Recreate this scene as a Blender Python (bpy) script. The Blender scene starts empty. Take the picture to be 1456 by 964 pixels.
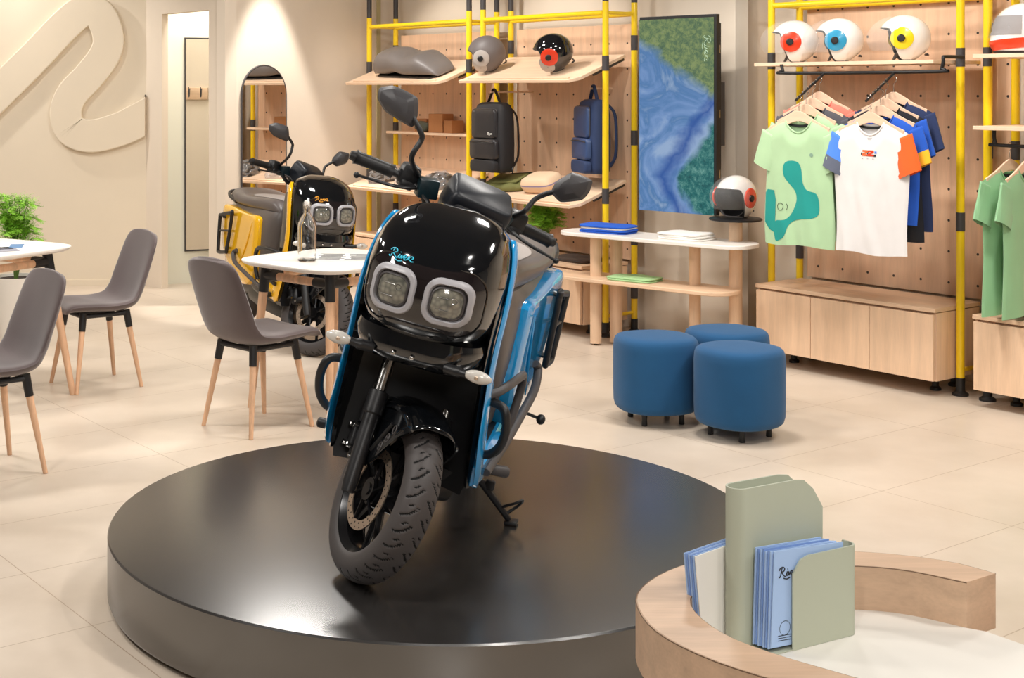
import bpy, bmesh, math, random
from mathutils import Matrix, Vector, noise
from mathutils.geometry import delaunay_2d_cdt
PI = math.pi
S = bpy.context.scene
COL = S.collection
random.seed(7)
# ------------------------------------------------------------------ camera
FPX, PX0, HY, EZ = 1965.0, 534.5, 125.0, 1.646
cam = bpy.data.cameras.new('camera')
cam.sensor_width = 36.0
cam.lens = FPX / 1456 * 36
cam.shift_x = (728 - PX0) / 1456
cam.shift_y = (HY - 482) / 1456
cam.clip_start = 0.05
camo = bpy.data.objects.new('camera', cam)
camo.location = (0, 0, EZ)
camo.rotation_euler = (PI / 2, 0, 0)
COL.objects.link(camo)
S.camera = camo
# ------------------------------------------------------------------ look
S.view_settings.view_transform = 'Standard'
S.view_settings.look = 'None'
S.view_settings.exposure = -0.32
S.view_settings.gamma = 1
S.view_settings.use_curve_mapping = False
wd = bpy.data.worlds.new('world')
S.world = wd
wd.use_nodes = True
wd.node_tree.nodes['Background'].inputs[0].default_value = (1, .93, .85, 1)
wd.node_tree.nodes['Background'].inputs[1].default_value = .3
ANG = math.atan2(-.814, .581)
F1O, F2O = Vector((3.13, 7.40, 0)), Vector((1.52, 9.147, 0))
def frame(o, x=0, y=0, z=0):
    return Matrix.Translation(o) @ Matrix.Rotation(ANG, 4, 'Z') @ Matrix.Translation((x, y, z))
def F1(x, y, z=0): return frame(F1O, x, y, z).translation
def F2(x, y, z=0): return frame(F2O, x, y, z).translation
CEIL = 3.3
def area(name, loc, size, power, col=(1, .9, .78), sy=None, tgt=None):
    l = bpy.data.lights.new(name, 'AREA')
    l.energy = power; l.color = col; l.size = size
    if sy: l.shape = 'RECTANGLE'; l.size_y = sy
    o = bpy.data.objects.new(name, l); o.location = loc
    if tgt is not None: o.rotation_euler = (Vector(tgt) - Vector(loc)).to_track_quat('-Z', 'Y').to_euler()
    COL.objects.link(o)
def spot(name, loc, tgt, power, deg=60, blend=.5, rad=.04, col=(1, .955, .895)):
    l = bpy.data.lights.new(name, 'SPOT')
    l.energy = power; l.color = col; l.spot_size = math.radians(deg); l.spot_blend = blend; l.shadow_soft_size = rad
    o = bpy.data.objects.new(name, l); o.location = loc
    o.rotation_euler = (Vector(tgt) - Vector(loc)).to_track_quat('-Z', 'Y').to_euler()
    COL.objects.link(o)
WARM = (1, .958, .905)
for i, (x, y, s, p) in enumerate([(-2.4, 3.2, .5, 75), (2.6, 2.2, .5, 65), (3.1, 5.0, .5, 70), (-3.0, 6.6, .5, 85), (-.7, 8.6, .5, 65), (-3.6, 9.2, .5, 60), (1.4, 6.6, .5, 65), (-.2, 5.6, .5, 40)]):
    area('ceiling_fill_light', (x, y, CEIL - .03), s, p, WARM)  # soft ambient fill added under the ceiling, not actual panels
# wall washers and shelf spots
spot('mirror_spot', (-.60, 10.49, 3.25), (-.66, 10.54, 0), 420, 43, .35)
area('cubicle_fill_light', (-1.2, 11.25, 3.2), .3, 28, (1, .98, .92))  # area light added to brighten the cubicle interior
spot('fitting_room_spot', (-1.50, 11.30, 3.1), (-1.45, 11.6, 1.4), 60, 80, .6, col=(1, .97, .88))
spot('relief_spot', (-3.9, 11.05, 3.15), (-2.5, 11.5, 1.5), 150, 80, .7, .03)
spot('relief_spot', (-3.0, 11.15, 3.2), (-2.5, 11.5, 1.9), 30, 60, .7, .03)
for x in (-2.1, -.9): spot('shelf_spot', F2(x, -1.15, 3.2), F2(x + .1, .15, 1.4), 120, 62, .5)
spot('screen_spot', F2(.6, -1.1, 3.2), F2(.65, .05, 1.0), 75, 70, .6)
for x in (-1.0, -.25, 1.0): spot('shelf_spot', F1(x, -1.25, 3.2), F1(x + .1, .1, 1.3), 66, 62, .5)
spot('podium_spot', (-.9, 3.0, 3.2), (0, 4.3, .9), 110, 50, .5)
spot('podium_spot', (1.5, 3.3, 3.2), (.3, 4.5, .8), 120, 50, .5)
spot('table_spot', (.1, 5.9, 3.2), (-.35, 6.9, .6), 90, 62, .35)
spot('table_spot', (-1.4, 6.2, 3.2), (-1.9, 7.3, .6), 80, 60, .4)
spot('floor_spot', (2.5, 5.6, 3.2), (2.0, 6.6, .2), 70, 62, .6)
area('front_fill_light', (.5, -1.2, 3.2), 1.0, 150, WARM, tgt=(.4, 4, .8))  # fill added on the camera side to lighten the scene from the front
spot('desk_fill_spot', (-.3, .2, 3.2), (.9, 2.3, .85), 90, 40, .6)  # fill added to brighten the leaflet holder
spot('desk_fill_spot', (1.3, 1.3, 3.2), (.95, 2.3, .8), 60, 55, .6)
# ------------------------------------------------------------------ materials
def lin(c):
    return tuple(((v / 255 / 12.92) if v / 255 <= .04045 else ((v / 255 + .055) / 1.055) ** 2.4) for v in c) + (1,)
def newmat(n):
    m = bpy.data.materials.new(n); m.use_nodes = True
    return m, m.node_tree, m.node_tree.nodes['Principled BSDF']
def M(name, rgb, rough=.5, metal=0, noise_=0, nscale=20, bump=0, bscale=200, coat=0, spec=.5, sheen=0, trans=0, emit=0, stretch=None, alpha=1):
    m, t, b = newmat(name)
    c = lin(rgb)
    b.inputs['Base Color'].default_value = c
    b.inputs['Roughness'].default_value = rough
    b.inputs['Metallic'].default_value = metal
    b.inputs['Coat Weight'].default_value = coat
    b.inputs['Coat Roughness'].default_value = .03
    b.inputs['Specular IOR Level'].default_value = spec
    b.inputs['Sheen Weight'].default_value = sheen
    b.inputs['Transmission Weight'].default_value = trans
    b.inputs['Alpha'].default_value = alpha
    if emit:
        b.inputs['Emission Color'].default_value = c; b.inputs['Emission Strength'].default_value = emit
    tc = t.nodes.new('ShaderNodeTexCoord')
    if noise_:
        mp = t.nodes.new('ShaderNodeMapping'); t.links.new(tc.outputs['Object'], mp.inputs[0])
        if stretch: mp.inputs['Scale'].default_value = stretch
        nz = t.nodes.new('ShaderNodeTexNoise'); nz.inputs['Scale'].default_value = nscale; nz.inputs['Detail'].default_value = 5
        t.links.new(mp.outputs[0], nz.inputs['Vector'])
        mx = t.nodes.new('ShaderNodeMix'); mx.data_type = 'RGBA'
        mx.inputs[6].default_value = tuple(v * (1 - noise_) for v in c[:3]) + (1,)
        mx.inputs[7].default_value = tuple(min(1, v * (1 + noise_)) for v in c[:3]) + (1,)
        t.links.new(nz.outputs['Fac'], mx.inputs[0]); t.links.new(mx.outputs[2], b.inputs['Base Color'])
    if bump:
        n2 = t.nodes.new('ShaderNodeTexNoise'); n2.inputs['Scale'].default_value = bscale
        t.links.new(tc.outputs['Object'], n2.inputs['Vector'])
        bp = t.nodes.new('ShaderNodeBump'); bp.inputs['Strength'].default_value = bump; bp.inputs['Distance'].default_value = .002
        t.links.new(n2.outputs['Fac'], bp.inputs['Height']); t.links.new(bp.outputs[0], b.inputs['Normal'])
    return m
def wood(name, rgb, axis='z', holes=None, amt=.10, rough=.45):
    m, t, b = newmat(name); c = lin(rgb)
    tc = t.nodes.new('ShaderNodeTexCoord'); mp = t.nodes.new('ShaderNodeMapping')
    t.links.new(tc.outputs['Object'], mp.inputs[0])
    mp.inputs['Scale'].default_value = {'z': (9, 9, .7), 'x': (.7, 9, 9), 'y': (9, .7, 9)}[axis]
    nz = t.nodes.new('ShaderNodeTexNoise'); nz.inputs['Scale'].default_value = 2.2; nz.inputs['Detail'].default_value = 7; nz.inputs['Distortion'].default_value = .6
    t.links.new(mp.outputs[0], nz.inputs['Vector'])
    n2 = t.nodes.new('ShaderNodeTexNoise'); n2.inputs['Scale'].default_value = 22; n2.inputs['Detail'].default_value = 3
    t.links.new(mp.outputs[0], n2.inputs['Vector'])
    ad = t.nodes.new('ShaderNodeMath'); ad.operation = 'MULTIPLY_ADD'; ad.inputs[1].default_value = .35
    t.links.new(n2.outputs['Fac'], ad.inputs[0]); t.links.new(nz.outputs['Fac'], ad.inputs[2])
    rp = t.nodes.new('ShaderNodeValToRGB')
    rp.color_ramp.elements[0].position = .42; rp.color_ramp.elements[1].position = .9
    rp.color_ramp.elements[0].color = tuple(v * (1 - amt * 1.3) for v in c[:3]) + (1,)
    rp.color_ramp.elements[1].color = tuple(min(1, v * (1 + amt)) for v in c[:3]) + (1,)
    t.links.new(ad.outputs[0], rp.inputs[0])
    out = rp.outputs[0]
    if holes:  # drilled peg holes on a grid: (x0, z0, pitch, radius)
        x0, z0, pt, r = holes
        sx = t.nodes.new('ShaderNodeSeparateXYZ'); t.links.new(tc.outputs['Object'], sx.inputs[0])
        def cell(sock, off):
            a = t.nodes.new('ShaderNodeMath'); a.operation = 'SUBTRACT'; a.inputs[1].default_value = off - pt / 2; t.links.new(sock, a.inputs[0])
            w = t.nodes.new('ShaderNodeMath'); w.operation = 'WRAP'; w.inputs[1].default_value = pt; w.inputs[2].default_value = 0; t.links.new(a.outputs[0], w.inputs[0])
            s = t.nodes.new('ShaderNodeMath'); s.operation = 'SUBTRACT'; s.inputs[1].default_value = pt / 2; t.links.new(w.outputs[0], s.inputs[0])
            q = t.nodes.new('ShaderNodeMath'); q.operation = 'MULTIPLY'; t.links.new(s.outputs[0], q.inputs[0]); t.links.new(s.outputs[0], q.inputs[1])
            return q.outputs[0]
        a = t.nodes.new('ShaderNodeMath'); a.operation = 'ADD'
        t.links.new(cell(sx.outputs[0], x0), a.inputs[0]); t.links.new(cell(sx.outputs[2], z0), a.inputs[1])
        l = t.nodes.new('ShaderNodeMath'); l.operation = 'LESS_THAN'; l.inputs[1].default_value = r * r; t.links.new(a.outputs[0], l.inputs[0])
        mx = t.nodes.new('ShaderNodeMix'); mx.data_type = 'RGBA'; mx.inputs[7].default_value = (.03, .022, .018, 1)
        t.links.new(l.outputs[0], mx.inputs[0]); t.links.new(out, mx.inputs[6]); out = mx.outputs[2]
    t.links.new(out, b.inputs['Base Color'])
    b.inputs['Roughness'].default_value = rough
    return m
W_OAK = (226, 192, 160)
m_wz = wood('oak_vertical', W_OAK, 'z')
m_wx = wood('oak_lengthwise', W_OAK, 'x')
m_leg = wood('beech_leg', (222, 178, 142), 'z', amt=.2)
m_desk = wood('desk_oak', (200, 168, 140), 'x', amt=.14)
m_wall = M('plaster_wall', (226, 212, 194), .85, noise_=.03, nscale=3, bump=.15, bscale=60)
m_wall2 = M('plaster_relief', (226, 212, 190), .85, noise_=.03, nscale=3, bump=.15, bscale=60)
m_ceil = M('dark_ceiling_paint', (74, 72, 72), .9)
m_yel = M('yellow_enamel', (246, 208, 28), .3, coat=.3)
m_blk = M('black_plastic', (26, 25, 26), .45)
m_blk2 = M('charcoal_band', (66, 62, 62), .5)
m_steel = M('bright_steel', (190, 186, 180), .25, metal=1)
m_white = M('white_laminate', (242, 236, 228), .35)
m_mirror = M('mirror_silver', (240, 240, 238), .01, metal=1)
m_glass = M('clear_glass', (255, 255, 255), .02, trans=1)
m_visor = M('clear_visor', (255, 255, 255), .02, alpha=.1)
m_stone = M('podium_laminate', (38, 36, 35), .24, spec=1.0, noise_=.06, nscale=8)
m_stone.node_tree.nodes['Principled BSDF'].inputs['IOR'].default_value = 1.8
m_paper = M('white_paper', (240, 238, 232), .7)
m_ink = M('black_ink', (30, 32, 40), .7)
m_bluep = M('pale_blue_paper', (150, 182, 228), .7)
# ------------------------------------------------------------------ mesh helpers
def spl(pts, n=6, closed=False):
    P = [Vector(p) for p in pts]; out = []
    N = len(P)
    for i in range(N if closed else N - 1):
        a = P[(i - 1) % N] if closed or i else P[0] * 2 - P[1]
        b, c = P[i], P[(i + 1) % N]
        d = P[(i + 2) % N] if closed or i + 2 < N else c * 2 - b
        for k in range(n):
            t = k / n
            out.append(.5 * (2 * b + (c - a) * t + (2 * a - 5 * b + 4 * c - d) * t * t + (3 * b - a - 3 * c + d) * t ** 3))
    if not closed: out.append(P[-1].copy())
    return out
def se(a, b, p=2.5, n=32, cx=0, cy=0):
    r = []
    for i in range(n):
        t = 2 * PI * i / n; c, s = math.cos(t), math.sin(t)
        r.append((cx + a * math.copysign(abs(c) ** (2 / p), c), cy + b * math.copysign(abs(s) ** (2 / p), s)))
    return r
def rrect(w, h, r, n=6, cx=0, cy=0):
    o = []
    for (sx, sy, a0) in ((1, 1, 0), (-1, 1, 90), (-1, -1, 180), (1, -1, 270)):
        for k in range(n + 1):
            a = math.radians(a0 + 90 * k / n)
            o.append((cx + sx * (w / 2 - r) + r * math.cos(a), cy + sy * (h / 2 - r) + r * math.sin(a)))
    return o
class MB:
    def __init__(s, X=None): s.v = []; s.f = []; s.mi = []; s.X = X or Matrix()
    def add(s, vs, fs, mi=0):
        b = len(s.v); s.v += [s.X @ Vector(v) for v in vs]
        s.f += [tuple(b + i for i in f) for f in fs]; s.mi += [mi] * len(fs); return s
    def box(s, c, d, mi=0, rot=None, bev=0):
        bm = bmesh.new(); bmesh.ops.create_cube(bm, size=1)
        bmesh.ops.scale(bm, vec=d, verts=bm.verts)
        if bev: bmesh.ops.bevel(bm, geom=bm.edges[:], offset=bev, segments=2, affect='EDGES', profile=.5)
        X = Matrix.Translation(c) @ (rot if rot else Matrix())
        bm.verts.ensure_lookup_table(); bm.verts.index_update()
        vs = [X @ v.co for v in bm.verts]; fs = [[v.index for v in f.verts] for f in bm.faces]
        bm.free(); return s.add(vs, fs, mi)
    def loft(s, rings, mi=0, caps=True, closed=True):
        n = len(rings[0]); vs = [v for r in rings for v in r]; fs = []
        for i in range(len(rings) - 1):
            for j in range(n if closed else n - 1):
                k = (j + 1) % n
                fs.append((i * n + j, i * n + k, (i + 1) * n + k, (i + 1) * n + j))
        if caps is True or caps == 'a': fs.append(tuple(reversed(range(n))))
        if caps is True or caps == 'b': fs.append(tuple((len(rings) - 1) * n + j for j in range(n)))
        return s.add(vs, fs, mi)
    def tube(s, pts, r, n=10, mi=0, closed=False, caps=True, flat=1):
        P = [Vector(p) for p in pts]; N = len(P); rings = []; nrm = None
        for i, p in enumerate(P):
            if closed: t = P[(i + 1) % N] - P[i - 1]
            else: t = P[min(i + 1, N - 1)] - P[max(i - 1, 0)]
            t.normalize()
            if nrm is None:
                nrm = t.orthogonal().normalized() if abs(t.z) > .95 else t.cross(Vector((0, 0, 1))).normalized()
            nrm = (nrm - t * nrm.dot(t)).normalized(); bn = t.cross(nrm)
            rr = r[i] if isinstance(r, (list, tuple)) else r
            rings.append([p + nrm * rr * math.cos(2 * PI * k / n) + bn * rr * flat * math.sin(2 * PI * k / n) for k in range(n)])
        if closed: rings.append(rings[0]); caps = False
        return s.loft(rings, mi, caps)
    def cyl(s, a, b, r0, r1=None, n=24, mi=0, caps=True):
        return s.tube([a, b], [r0, r0 if r1 is None else r1], n, mi, caps=caps)
    def lathe(s, prof, n=32, mi=0, X=None, caps=False):
        X = X or Matrix()
        rings = [[X @ Vector((r * math.cos(2 * PI * k / n), r * math.sin(2 * PI * k / n), z)) for k in range(n)] for r, z in prof]
        return s.loft(rings, mi, caps)
    def prism(s, poly, z0, z1, mi=0, X=None):
        X = X or Matrix()
        return s.loft([[X @ Vector((x, y, z0)) for x, y in poly], [X @ Vector((x, y, z1)) for x, y in poly]], mi)
    def ell(s, c, r, n=20, m=12, mi=0, X=None):
        X = X or Matrix(); c = Vector(c)
        rings = []
        for i in range(m + 1):
            ph = -PI / 2 + PI * i / m; cr = max(math.cos(ph), 1e-3)
            rings.append([X @ (c + Vector((r[0] * cr * math.cos(2 * PI * k / n), r[1] * cr * math.sin(2 * PI * k / n), r[2] * math.sin(ph)))) for k in range(n)])
        return s.loft(rings, mi)
    def grid(s, fn, nu, nv, mi=0, closeu=False):
        vs = [fn(i / nu, j / nv) for j in range(nv + 1) for i in range(nu + 1)]
        fs = [(j * (nu + 1) + i, j * (nu + 1) + i + 1, (j + 1) * (nu + 1) + i + 1, (j + 1) * (nu + 1) + i) for j in range(nv) for i in range(nu)]
        return s.add(vs, fs, mi)
    def patch(s, poly, fn, step=.03, mi=0):
        """flat outline poly (u,v) triangulated and laid on the surface fn(u,v)->point"""
        n = len(poly); vs = [Vector(p[:2]) for p in poly]
        xs = [p[0] for p in poly]; ys = [p[1] for p in poly]
        def inside(x, y):
            c = False
            for i in range(n):
                a, b = poly[i], poly[i - 1]
                if (a[1] > y) != (b[1] > y) and x < (b[0] - a[0]) * (y - a[1]) / (b[1] - a[1]) + a[0]: c = not c
            return c
        y = min(ys) + step / 2
        while y < max(ys):
            x = min(xs) + step / 2
            while x < max(xs):
                if inside(x, y): vs.append(Vector((x + 1e-4 * math.sin(y * 91), y)))
                x += step
            y += step
        ov, _, of, _, _, _ = delaunay_2d_cdt(vs, [(i, (i + 1) % n) for i in range(n)], [list(range(n))], 1, 1e-6)
        return s.add([fn(v[0], v[1]) for v in ov], of, mi)
    def build(s, name, mats, parent=None, smooth=40, solid=0, sub=0, bevel=0, weld=False, off=-1):
        me = bpy.data.meshes.new(name)
        me.from_pydata([tuple(v) for v in s.v], [], s.f)
        if not isinstance(mats, (list, tuple)): mats = [mats]
        for m in mats: me.materials.append(m)
        me.polygons.foreach_set('material_index', s.mi)
        bm = bmesh.new(); bm.from_mesh(me)
        if weld: bmesh.ops.remove_doubles(bm, verts=bm.verts, dist=1e-5)
        bmesh.ops.recalc_face_normals(bm, faces=bm.faces)
        bm.to_mesh(me); bm.free()
        if smooth:
            me.polygons.foreach_set('use_smooth', [True] * len(me.polygons))
            me.set_sharp_from_angle(angle=math.radians(smooth))
        me.update()
        o = bpy.data.objects.new(name, me); COL.objects.link(o)
        if parent: o.parent = parent
        if solid:
            md = o.modifiers.new('solid', 'SOLIDIFY'); md.thickness = solid; md.offset = off
        if bevel:
            md = o.modifiers.new('bevel', 'BEVEL'); md.width = bevel; md.segments = 2; md.limit_method = 'ANGLE'
        if sub:
            md = o.modifiers.new('sub', 'SUBSURF'); md.levels = sub; md.render_levels = sub
        return o
def tag(o, label=None, cat=None, group=None, kind=None):
    if label: o['label'] = label
    if cat: o['category'] = cat
    if group: o['group'] = group
    if kind: o['kind'] = kind
    return o
def thing(name, label, cat, X=None, group=None):
    o = bpy.data.objects.new(name, None); COL.objects.link(o); o.empty_display_size = .1
    if X is not None:
        if isinstance(X, Matrix): o.matrix_world = X
        else: o.location = X
    return tag(o, label, cat, group)
def at(o, X):
    if isinstance(X, Matrix): o.matrix_world = X
    else: o.location = X
    return o
def copy_tree(o, parent=None):
    c = o.copy(); COL.objects.link(c); c.parent = parent
    for ch in list(o.children): copy_tree(ch, c)
    return c
def TZ(x, y, z=0, deg=0): return Matrix.Translation((x, y, z)) @ Matrix.Rotation(math.radians(deg), 4, 'Z')
# script lettering of the shop's name, as pen strokes in a 4.4 x 1.6 box
SCRIPT = [
    [(.0, .95), (.25, 1.25), (.8, 1.35), (1.15, 1.1), (.95, .8), (.45, .72), (.8, .45), (1.25, .1), (1.5, .2)],
    [(.6, 1.3), (.45, .8), (.3, .2), (.1, .05), (-.05, .2)],
    [(1.5, .2), (1.72, .72), (1.6, .25), (1.85, .2)],
    [(1.85, .2), (2.05, .7), (2.1, .2), (2.45, .72)],
    [(2.45, .72), (2.4, .4), (2.75, .45), (2.85, .7), (2.6, .78), (2.5, .35), (2.75, .15), (3.1, .35)],
    [(3.1, .35), (3.25, .8), (3.3, .3), (3.35, .65), (3.75, .85), (3.95, .65), (3.75, .5)],
    [(1.0, -.1), (1.7, -.25), (2.3, -.1)], [(3.4, .35), (3.8, .15), (4.1, .2)], [(1.74, 1.0), (1.8, 1.04)]]
def script_mb(mb, fn, w, r, n=4, mi=0):
    k = w / 4.2
    for st in SCRIPT:
        mb.tube([fn(p[0] * k, p[1] * k) for p in spl([(a, b, 0) for a, b in st], n)], r, 6, mi)
    return mb
# ------------------------------------------------------------------ room
def floor_mat():
    m, t, b = newmat('stone_floor_tiles')
    tc = t.nodes.new('ShaderNodeTexCoord'); sx = t.nodes.new('ShaderNodeSeparateXYZ'); t.links.new(tc.outputs['Object'], sx.inputs[0])
    def mth(op, a, b_=None, c=None):
        n = t.nodes.new('ShaderNodeMath'); n.operation = op
        for i, v in enumerate((a, b_, c)):
            if v is None: continue
            if isinstance(v, (int, float)): n.inputs[i].default_value = v
            else: t.links.new(v, n.inputs[i])
        return n.outputs[0]
    u = mth('ADD', mth('MULTIPLY', sx.outputs[0], .814), mth('MULTIPLY', sx.outputs[1], .581))
    w = mth('ADD', mth('MULTIPLY', sx.outputs[0], -.581), mth('MULTIPLY', sx.outputs[1], .814))
    def edge(s, off, pitch):
        q = mth('WRAP', mth('SUBTRACT', s, off), pitch / 2, -pitch / 2)
        return mth('ABSOLUTE', q)
    du = edge(u, 1.751, 1.07); dw = edge(w, 3.949, .556)
    g = mth('LESS_THAN', mth('MINIMUM', du, dw), .0016)
    n1 = t.nodes.new('ShaderNodeTexNoise'); n1.inputs['Scale'].default_value = 1.6; n1.inputs['Detail'].default_value = 8; n1.inputs['Roughness'].default_value = .6
    t.links.new(tc.outputs['Object'], n1.inputs['Vector'])
    rp = t.nodes.new('ShaderNodeValToRGB')
    rp.color_ramp.elements[0].position = .3; rp.color_ramp.elements[1].position = .72
    rp.color_ramp.elements[0].color = lin((198, 182, 164)); rp.color_ramp.elements[1].color = lin((220, 205, 188))
    t.links.new(n1.outputs['Fac'], rp.inputs[0])
    mx = t.nodes.new('ShaderNodeMix'); mx.data_type = 'RGBA'; t.links.new(g, mx.inputs[0]); t.links.new(rp.outputs[0], mx.inputs[6]); mx.inputs[7].default_value = lin((168, 146, 124))
    t.links.new(mx.outputs[2], b.inputs['Base Color'])
    rr = mth('MULTIPLY_ADD', n1.outputs['Fac'], .25, .2); t.links.new(rr, b.inputs['Roughness'])
    return m
def struct(name, mb, mats, **k):
    o = mb.build(name, mats, None, **k); o['kind'] = 'structure'; return o
def wallseg(mb, a, b, th, z0, z1):
    """upright slab on the plan line a->b; thickness to the left of a->b"""
    a, b = Vector(a), Vector(b); d = (b - a).normalized(); n = Vector((-d.y, d.x)) * th
    return mb.prism([tuple(a), tuple(b), tuple(b + n), tuple(a + n)], z0, z1)
struct('floor', MB().prism([(-6.2, -4.2), (6.6, -4.2), (6.6, 13.2), (-6.2, 13.2)], -.1, 0), floor_mat(), smooth=0)
struct('ceiling', MB().prism([(-6.2, -4.2), (6.6, -4.2), (6.6, 13.2), (-6.2, 13.2)], CEIL, CEIL + .1), m_ceil, smooth=0)
RW = 11.5
struct('wall_left', wallseg(MB(), (-6, RW), (-1.911, RW), .12, 0, CEIL), m_wall2, smooth=0)
P1, P2 = Vector((-1.911, RW)), Vector((-1.754, 11.32))
PJ = P2 + Vector((.581, -.814)) * .7986
PC = Vector((-1.142, 10.46))
MD = Vector((.708, .706)); MN = Vector((-.706, .708))
PE = PC + MD * 1.84
mb = MB(); wallseg(mb, P1, P2, .06, 0, CEIL); wallseg(mb, PJ, PC, .10, 0, CEIL); wallseg(mb, P2, PJ, .08, 2.25, CEIL)
struct('wall_fitting_room', mb, m_wall, smooth=0)
struct('wall_back_left', wallseg(MB(), PC, PE, .1, 0, CEIL), m_wall, smooth=0)
FA = Vector((-1.86, 11.545)); FD = Vector((.936, .352))
m_wall3 = M('pale_cubicle_paint', (232, 232, 218), .8)
mb = MB(); wallseg(mb, FA, FA + FD * 1.75, .1, 0, CEIL)
struct('wall_cubicle', mb, m_wall3, smooth=0)
a, b = F2(-2.92, .40), F2(.85, .40)
struct('wall_back', wallseg(MB(), a.xy, b.xy, .1, 0, CEIL), m_wall, smooth=0)
mb = MB(frame(F2O)); mb.prism([(.75, .40), (.85, .40), (.85, .655), (.75, .655)], 0, CEIL)
struct('wall_pilaster', mb, m_wall, smooth=0)
a, b = F2(.80, .655), F1(5.1, .36)
struct('wall_right', wallseg(MB(), a.xy, b.xy, .1, 0, CEIL), m_wall, smooth=0)
m_far = M('darkened_wall', (150, 146, 142), .8)  # unseen walls, colour darkened to weaken reflections in the glossy cowl
struct('wall_near_right', wallseg(MB(), b.xy, (b.x, -4), .1, 0, CEIL), m_far, smooth=0)
struct('wall_behind', wallseg(MB(), (b.x, -4), (-6, -4), .1, 0, CEIL), m_far, smooth=0)
struct('wall_near_left', wallseg(MB(), (-6, -4), (-6, RW), .1, 0, CEIL), m_far, smooth=0)
mb = MB(); wallseg(mb, (-6, RW - .012), (-1.925, RW - .012), .012, 0, .05)
struct('baseboard_left', mb, m_wall2, smooth=0)
c0 = PC + MD * 1.62
struct('trim_1', wallseg(MB(), c0 - MN * .006, c0 + MD * .045 - MN * .006, .006, 0, CEIL), M('olive_trim', (196, 184, 140), .6), smooth=0)
# raised swirl on the plaster wall
def rel(px, py, off=0): return Vector(((px - PX0) / FPX * RW, RW - off, EZ - (py - HY) / FPX * RW))
cl = [(-90, 200), (-40, 167), (0, 131), (50, 82), (92, 38), (120, 16), (143, 22), (155, 52), (150, 78), (128, 108), (104, 134), (95, 160), (103, 185), (132, 193), (170, 184), (196, 172), (226, 157)]
def band(cl, hw):
    pts = spl([(x, y, 0) for x, y in cl], 10); rings = []
    for i, p in enumerate(pts):
        t = (pts[min(i + 1, len(pts) - 1)] - pts[max(i - 1, 0)]).normalized(); n = Vector((-t.y, t.x, 0))
        w = hw(i / len(pts))
        pr_ = [(-w, 0), (-w, .042), (-w + 1.2, .046), (w - 1.2, .046), (w, .042), (w, 0)]
        rings.append([rel(min(207.2, p.x + n.x * a), p.y + n.y * a, d + .0005) for a, d in pr_])
    return MB().loft(rings)
w_ = lambda t: 25 - 3 * math.sin(PI * t)
struct('trim_2', band(cl, w_), m_wall2, smooth=18)
# fitting room mirror + hook board seen in it
def ray(px): return Vector(((px - PX0) / FPX, 1))
def hit(o, d, p, q):  # plan intersection of ray o+td with line p+sq
    k = d.x * q.y - d.y * q.x; return ((p.x - o.x) * q.y - (p.y - o.y) * q.x) / k
def onwall(px, p, q):
    d = ray(px); return d * hit(Vector((0, 0)), d, p, q)
fn_ = Vector((FD.y, -FD.x))  # normal towards the opening
A = onwall(262, FA, FD); Bm = A + FD * .42
X = Matrix.Translation((A.x + fn_.x * .012, A.y + fn_.y * .012, .27)) @ Matrix.Rotation(math.atan2(FD.y, FD.x), 4, 'Z')
t_ = thing('wall_mirror', 'tall narrow rectangular mirror with thin black frame inside the fitting cubicle', 'mirror', X)
MB().box((.21, .002, .9), (.40, .006, 1.78)).build('glass', m_mirror, t_, smooth=0)
mb = MB()
for c, d in (((.006, 0, .9), (.012, .02, 1.8)), ((.414, 0, .9), (.012, .02, 1.8)), ((.21, 0, 1.794), (.42, .02, .012)), ((.21, 0, .006), (.42, .02, .012))): mb.box(c, d)
mb.build('frame', m_blk2, t_, smooth=0)
d = ray(279); n3 = fn_; Pm = onwall(279, FA + fn_ * .012, FD)
r_ = d - 2 * d.dot(n3) * n3
IL = PC + MN * .1
k = hit(Pm, r_, IL, MD); Hb = Pm + r_ * k
tot = Pm.y + (Hb - Pm).length * 1.0
X = Matrix.Translation((Hb.x + MN.x * .012, Hb.y + MN.y * .012, EZ - 8 * tot / FPX)) @ Matrix.Rotation(math.atan2(MD.y, MD.x), 4, 'Z')
t_ = thing('coat_rack', 'small pale wooden board with two metal hooks, seen in the cubicle mirror', 'coat rack', X)
MB().box((0, 0, 0), (.22, .022, .11), bev=.003).build('board', m_wx, t_)
for x in (-.055, .055):
    MB().tube(spl([(x, .008, .045), (x, .03, .03), (x, .035, -.01), (x, .05, -.03), (x, .065, -.01), (x, .07, .06)], 4), .005, 8).build('hook', m_blk2, t_)
# arched mirror
A0 = onwall(342, PC, MD); A1 = onwall(405, PC, MD); wm = (A1 - A0).length; cm = (A0 + A1) / 2
X = Matrix.Translation((cm.x - MN.x * .012, cm.y - MN.y * .012, .62)) @ Matrix.Rotation(math.atan2(MD.y, MD.x), 4, 'Z')
t_ = thing('arched_mirror', 'tall mirror with rounded ends and thin dark frame behind the yellow scooter', 'mirror', X)
hh = 1.82 - .62
def pill(w, h, n=16):
    r = w / 2
    return [(r * math.cos(PI * i / n), h - r + r * math.sin(PI * i / n)) for i in range(n + 1)] + [(-r * math.cos(PI * i / n), r - r * math.sin(PI * i / n)) for i in range(n + 1)]
R90 = Matrix.Rotation(PI / 2, 4, 'X')
MB().prism(pill(wm - .01, hh - .01), -.002, .006, X=Matrix.Translation((0, 0, .005)) @ R90).build('glass', m_mirror, t_, smooth=0)
MB().tube([(x, 0, z) for x, z in pill(wm, hh)], .008, 8, closed=True).build('frame', m_blk2, t_)
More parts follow.
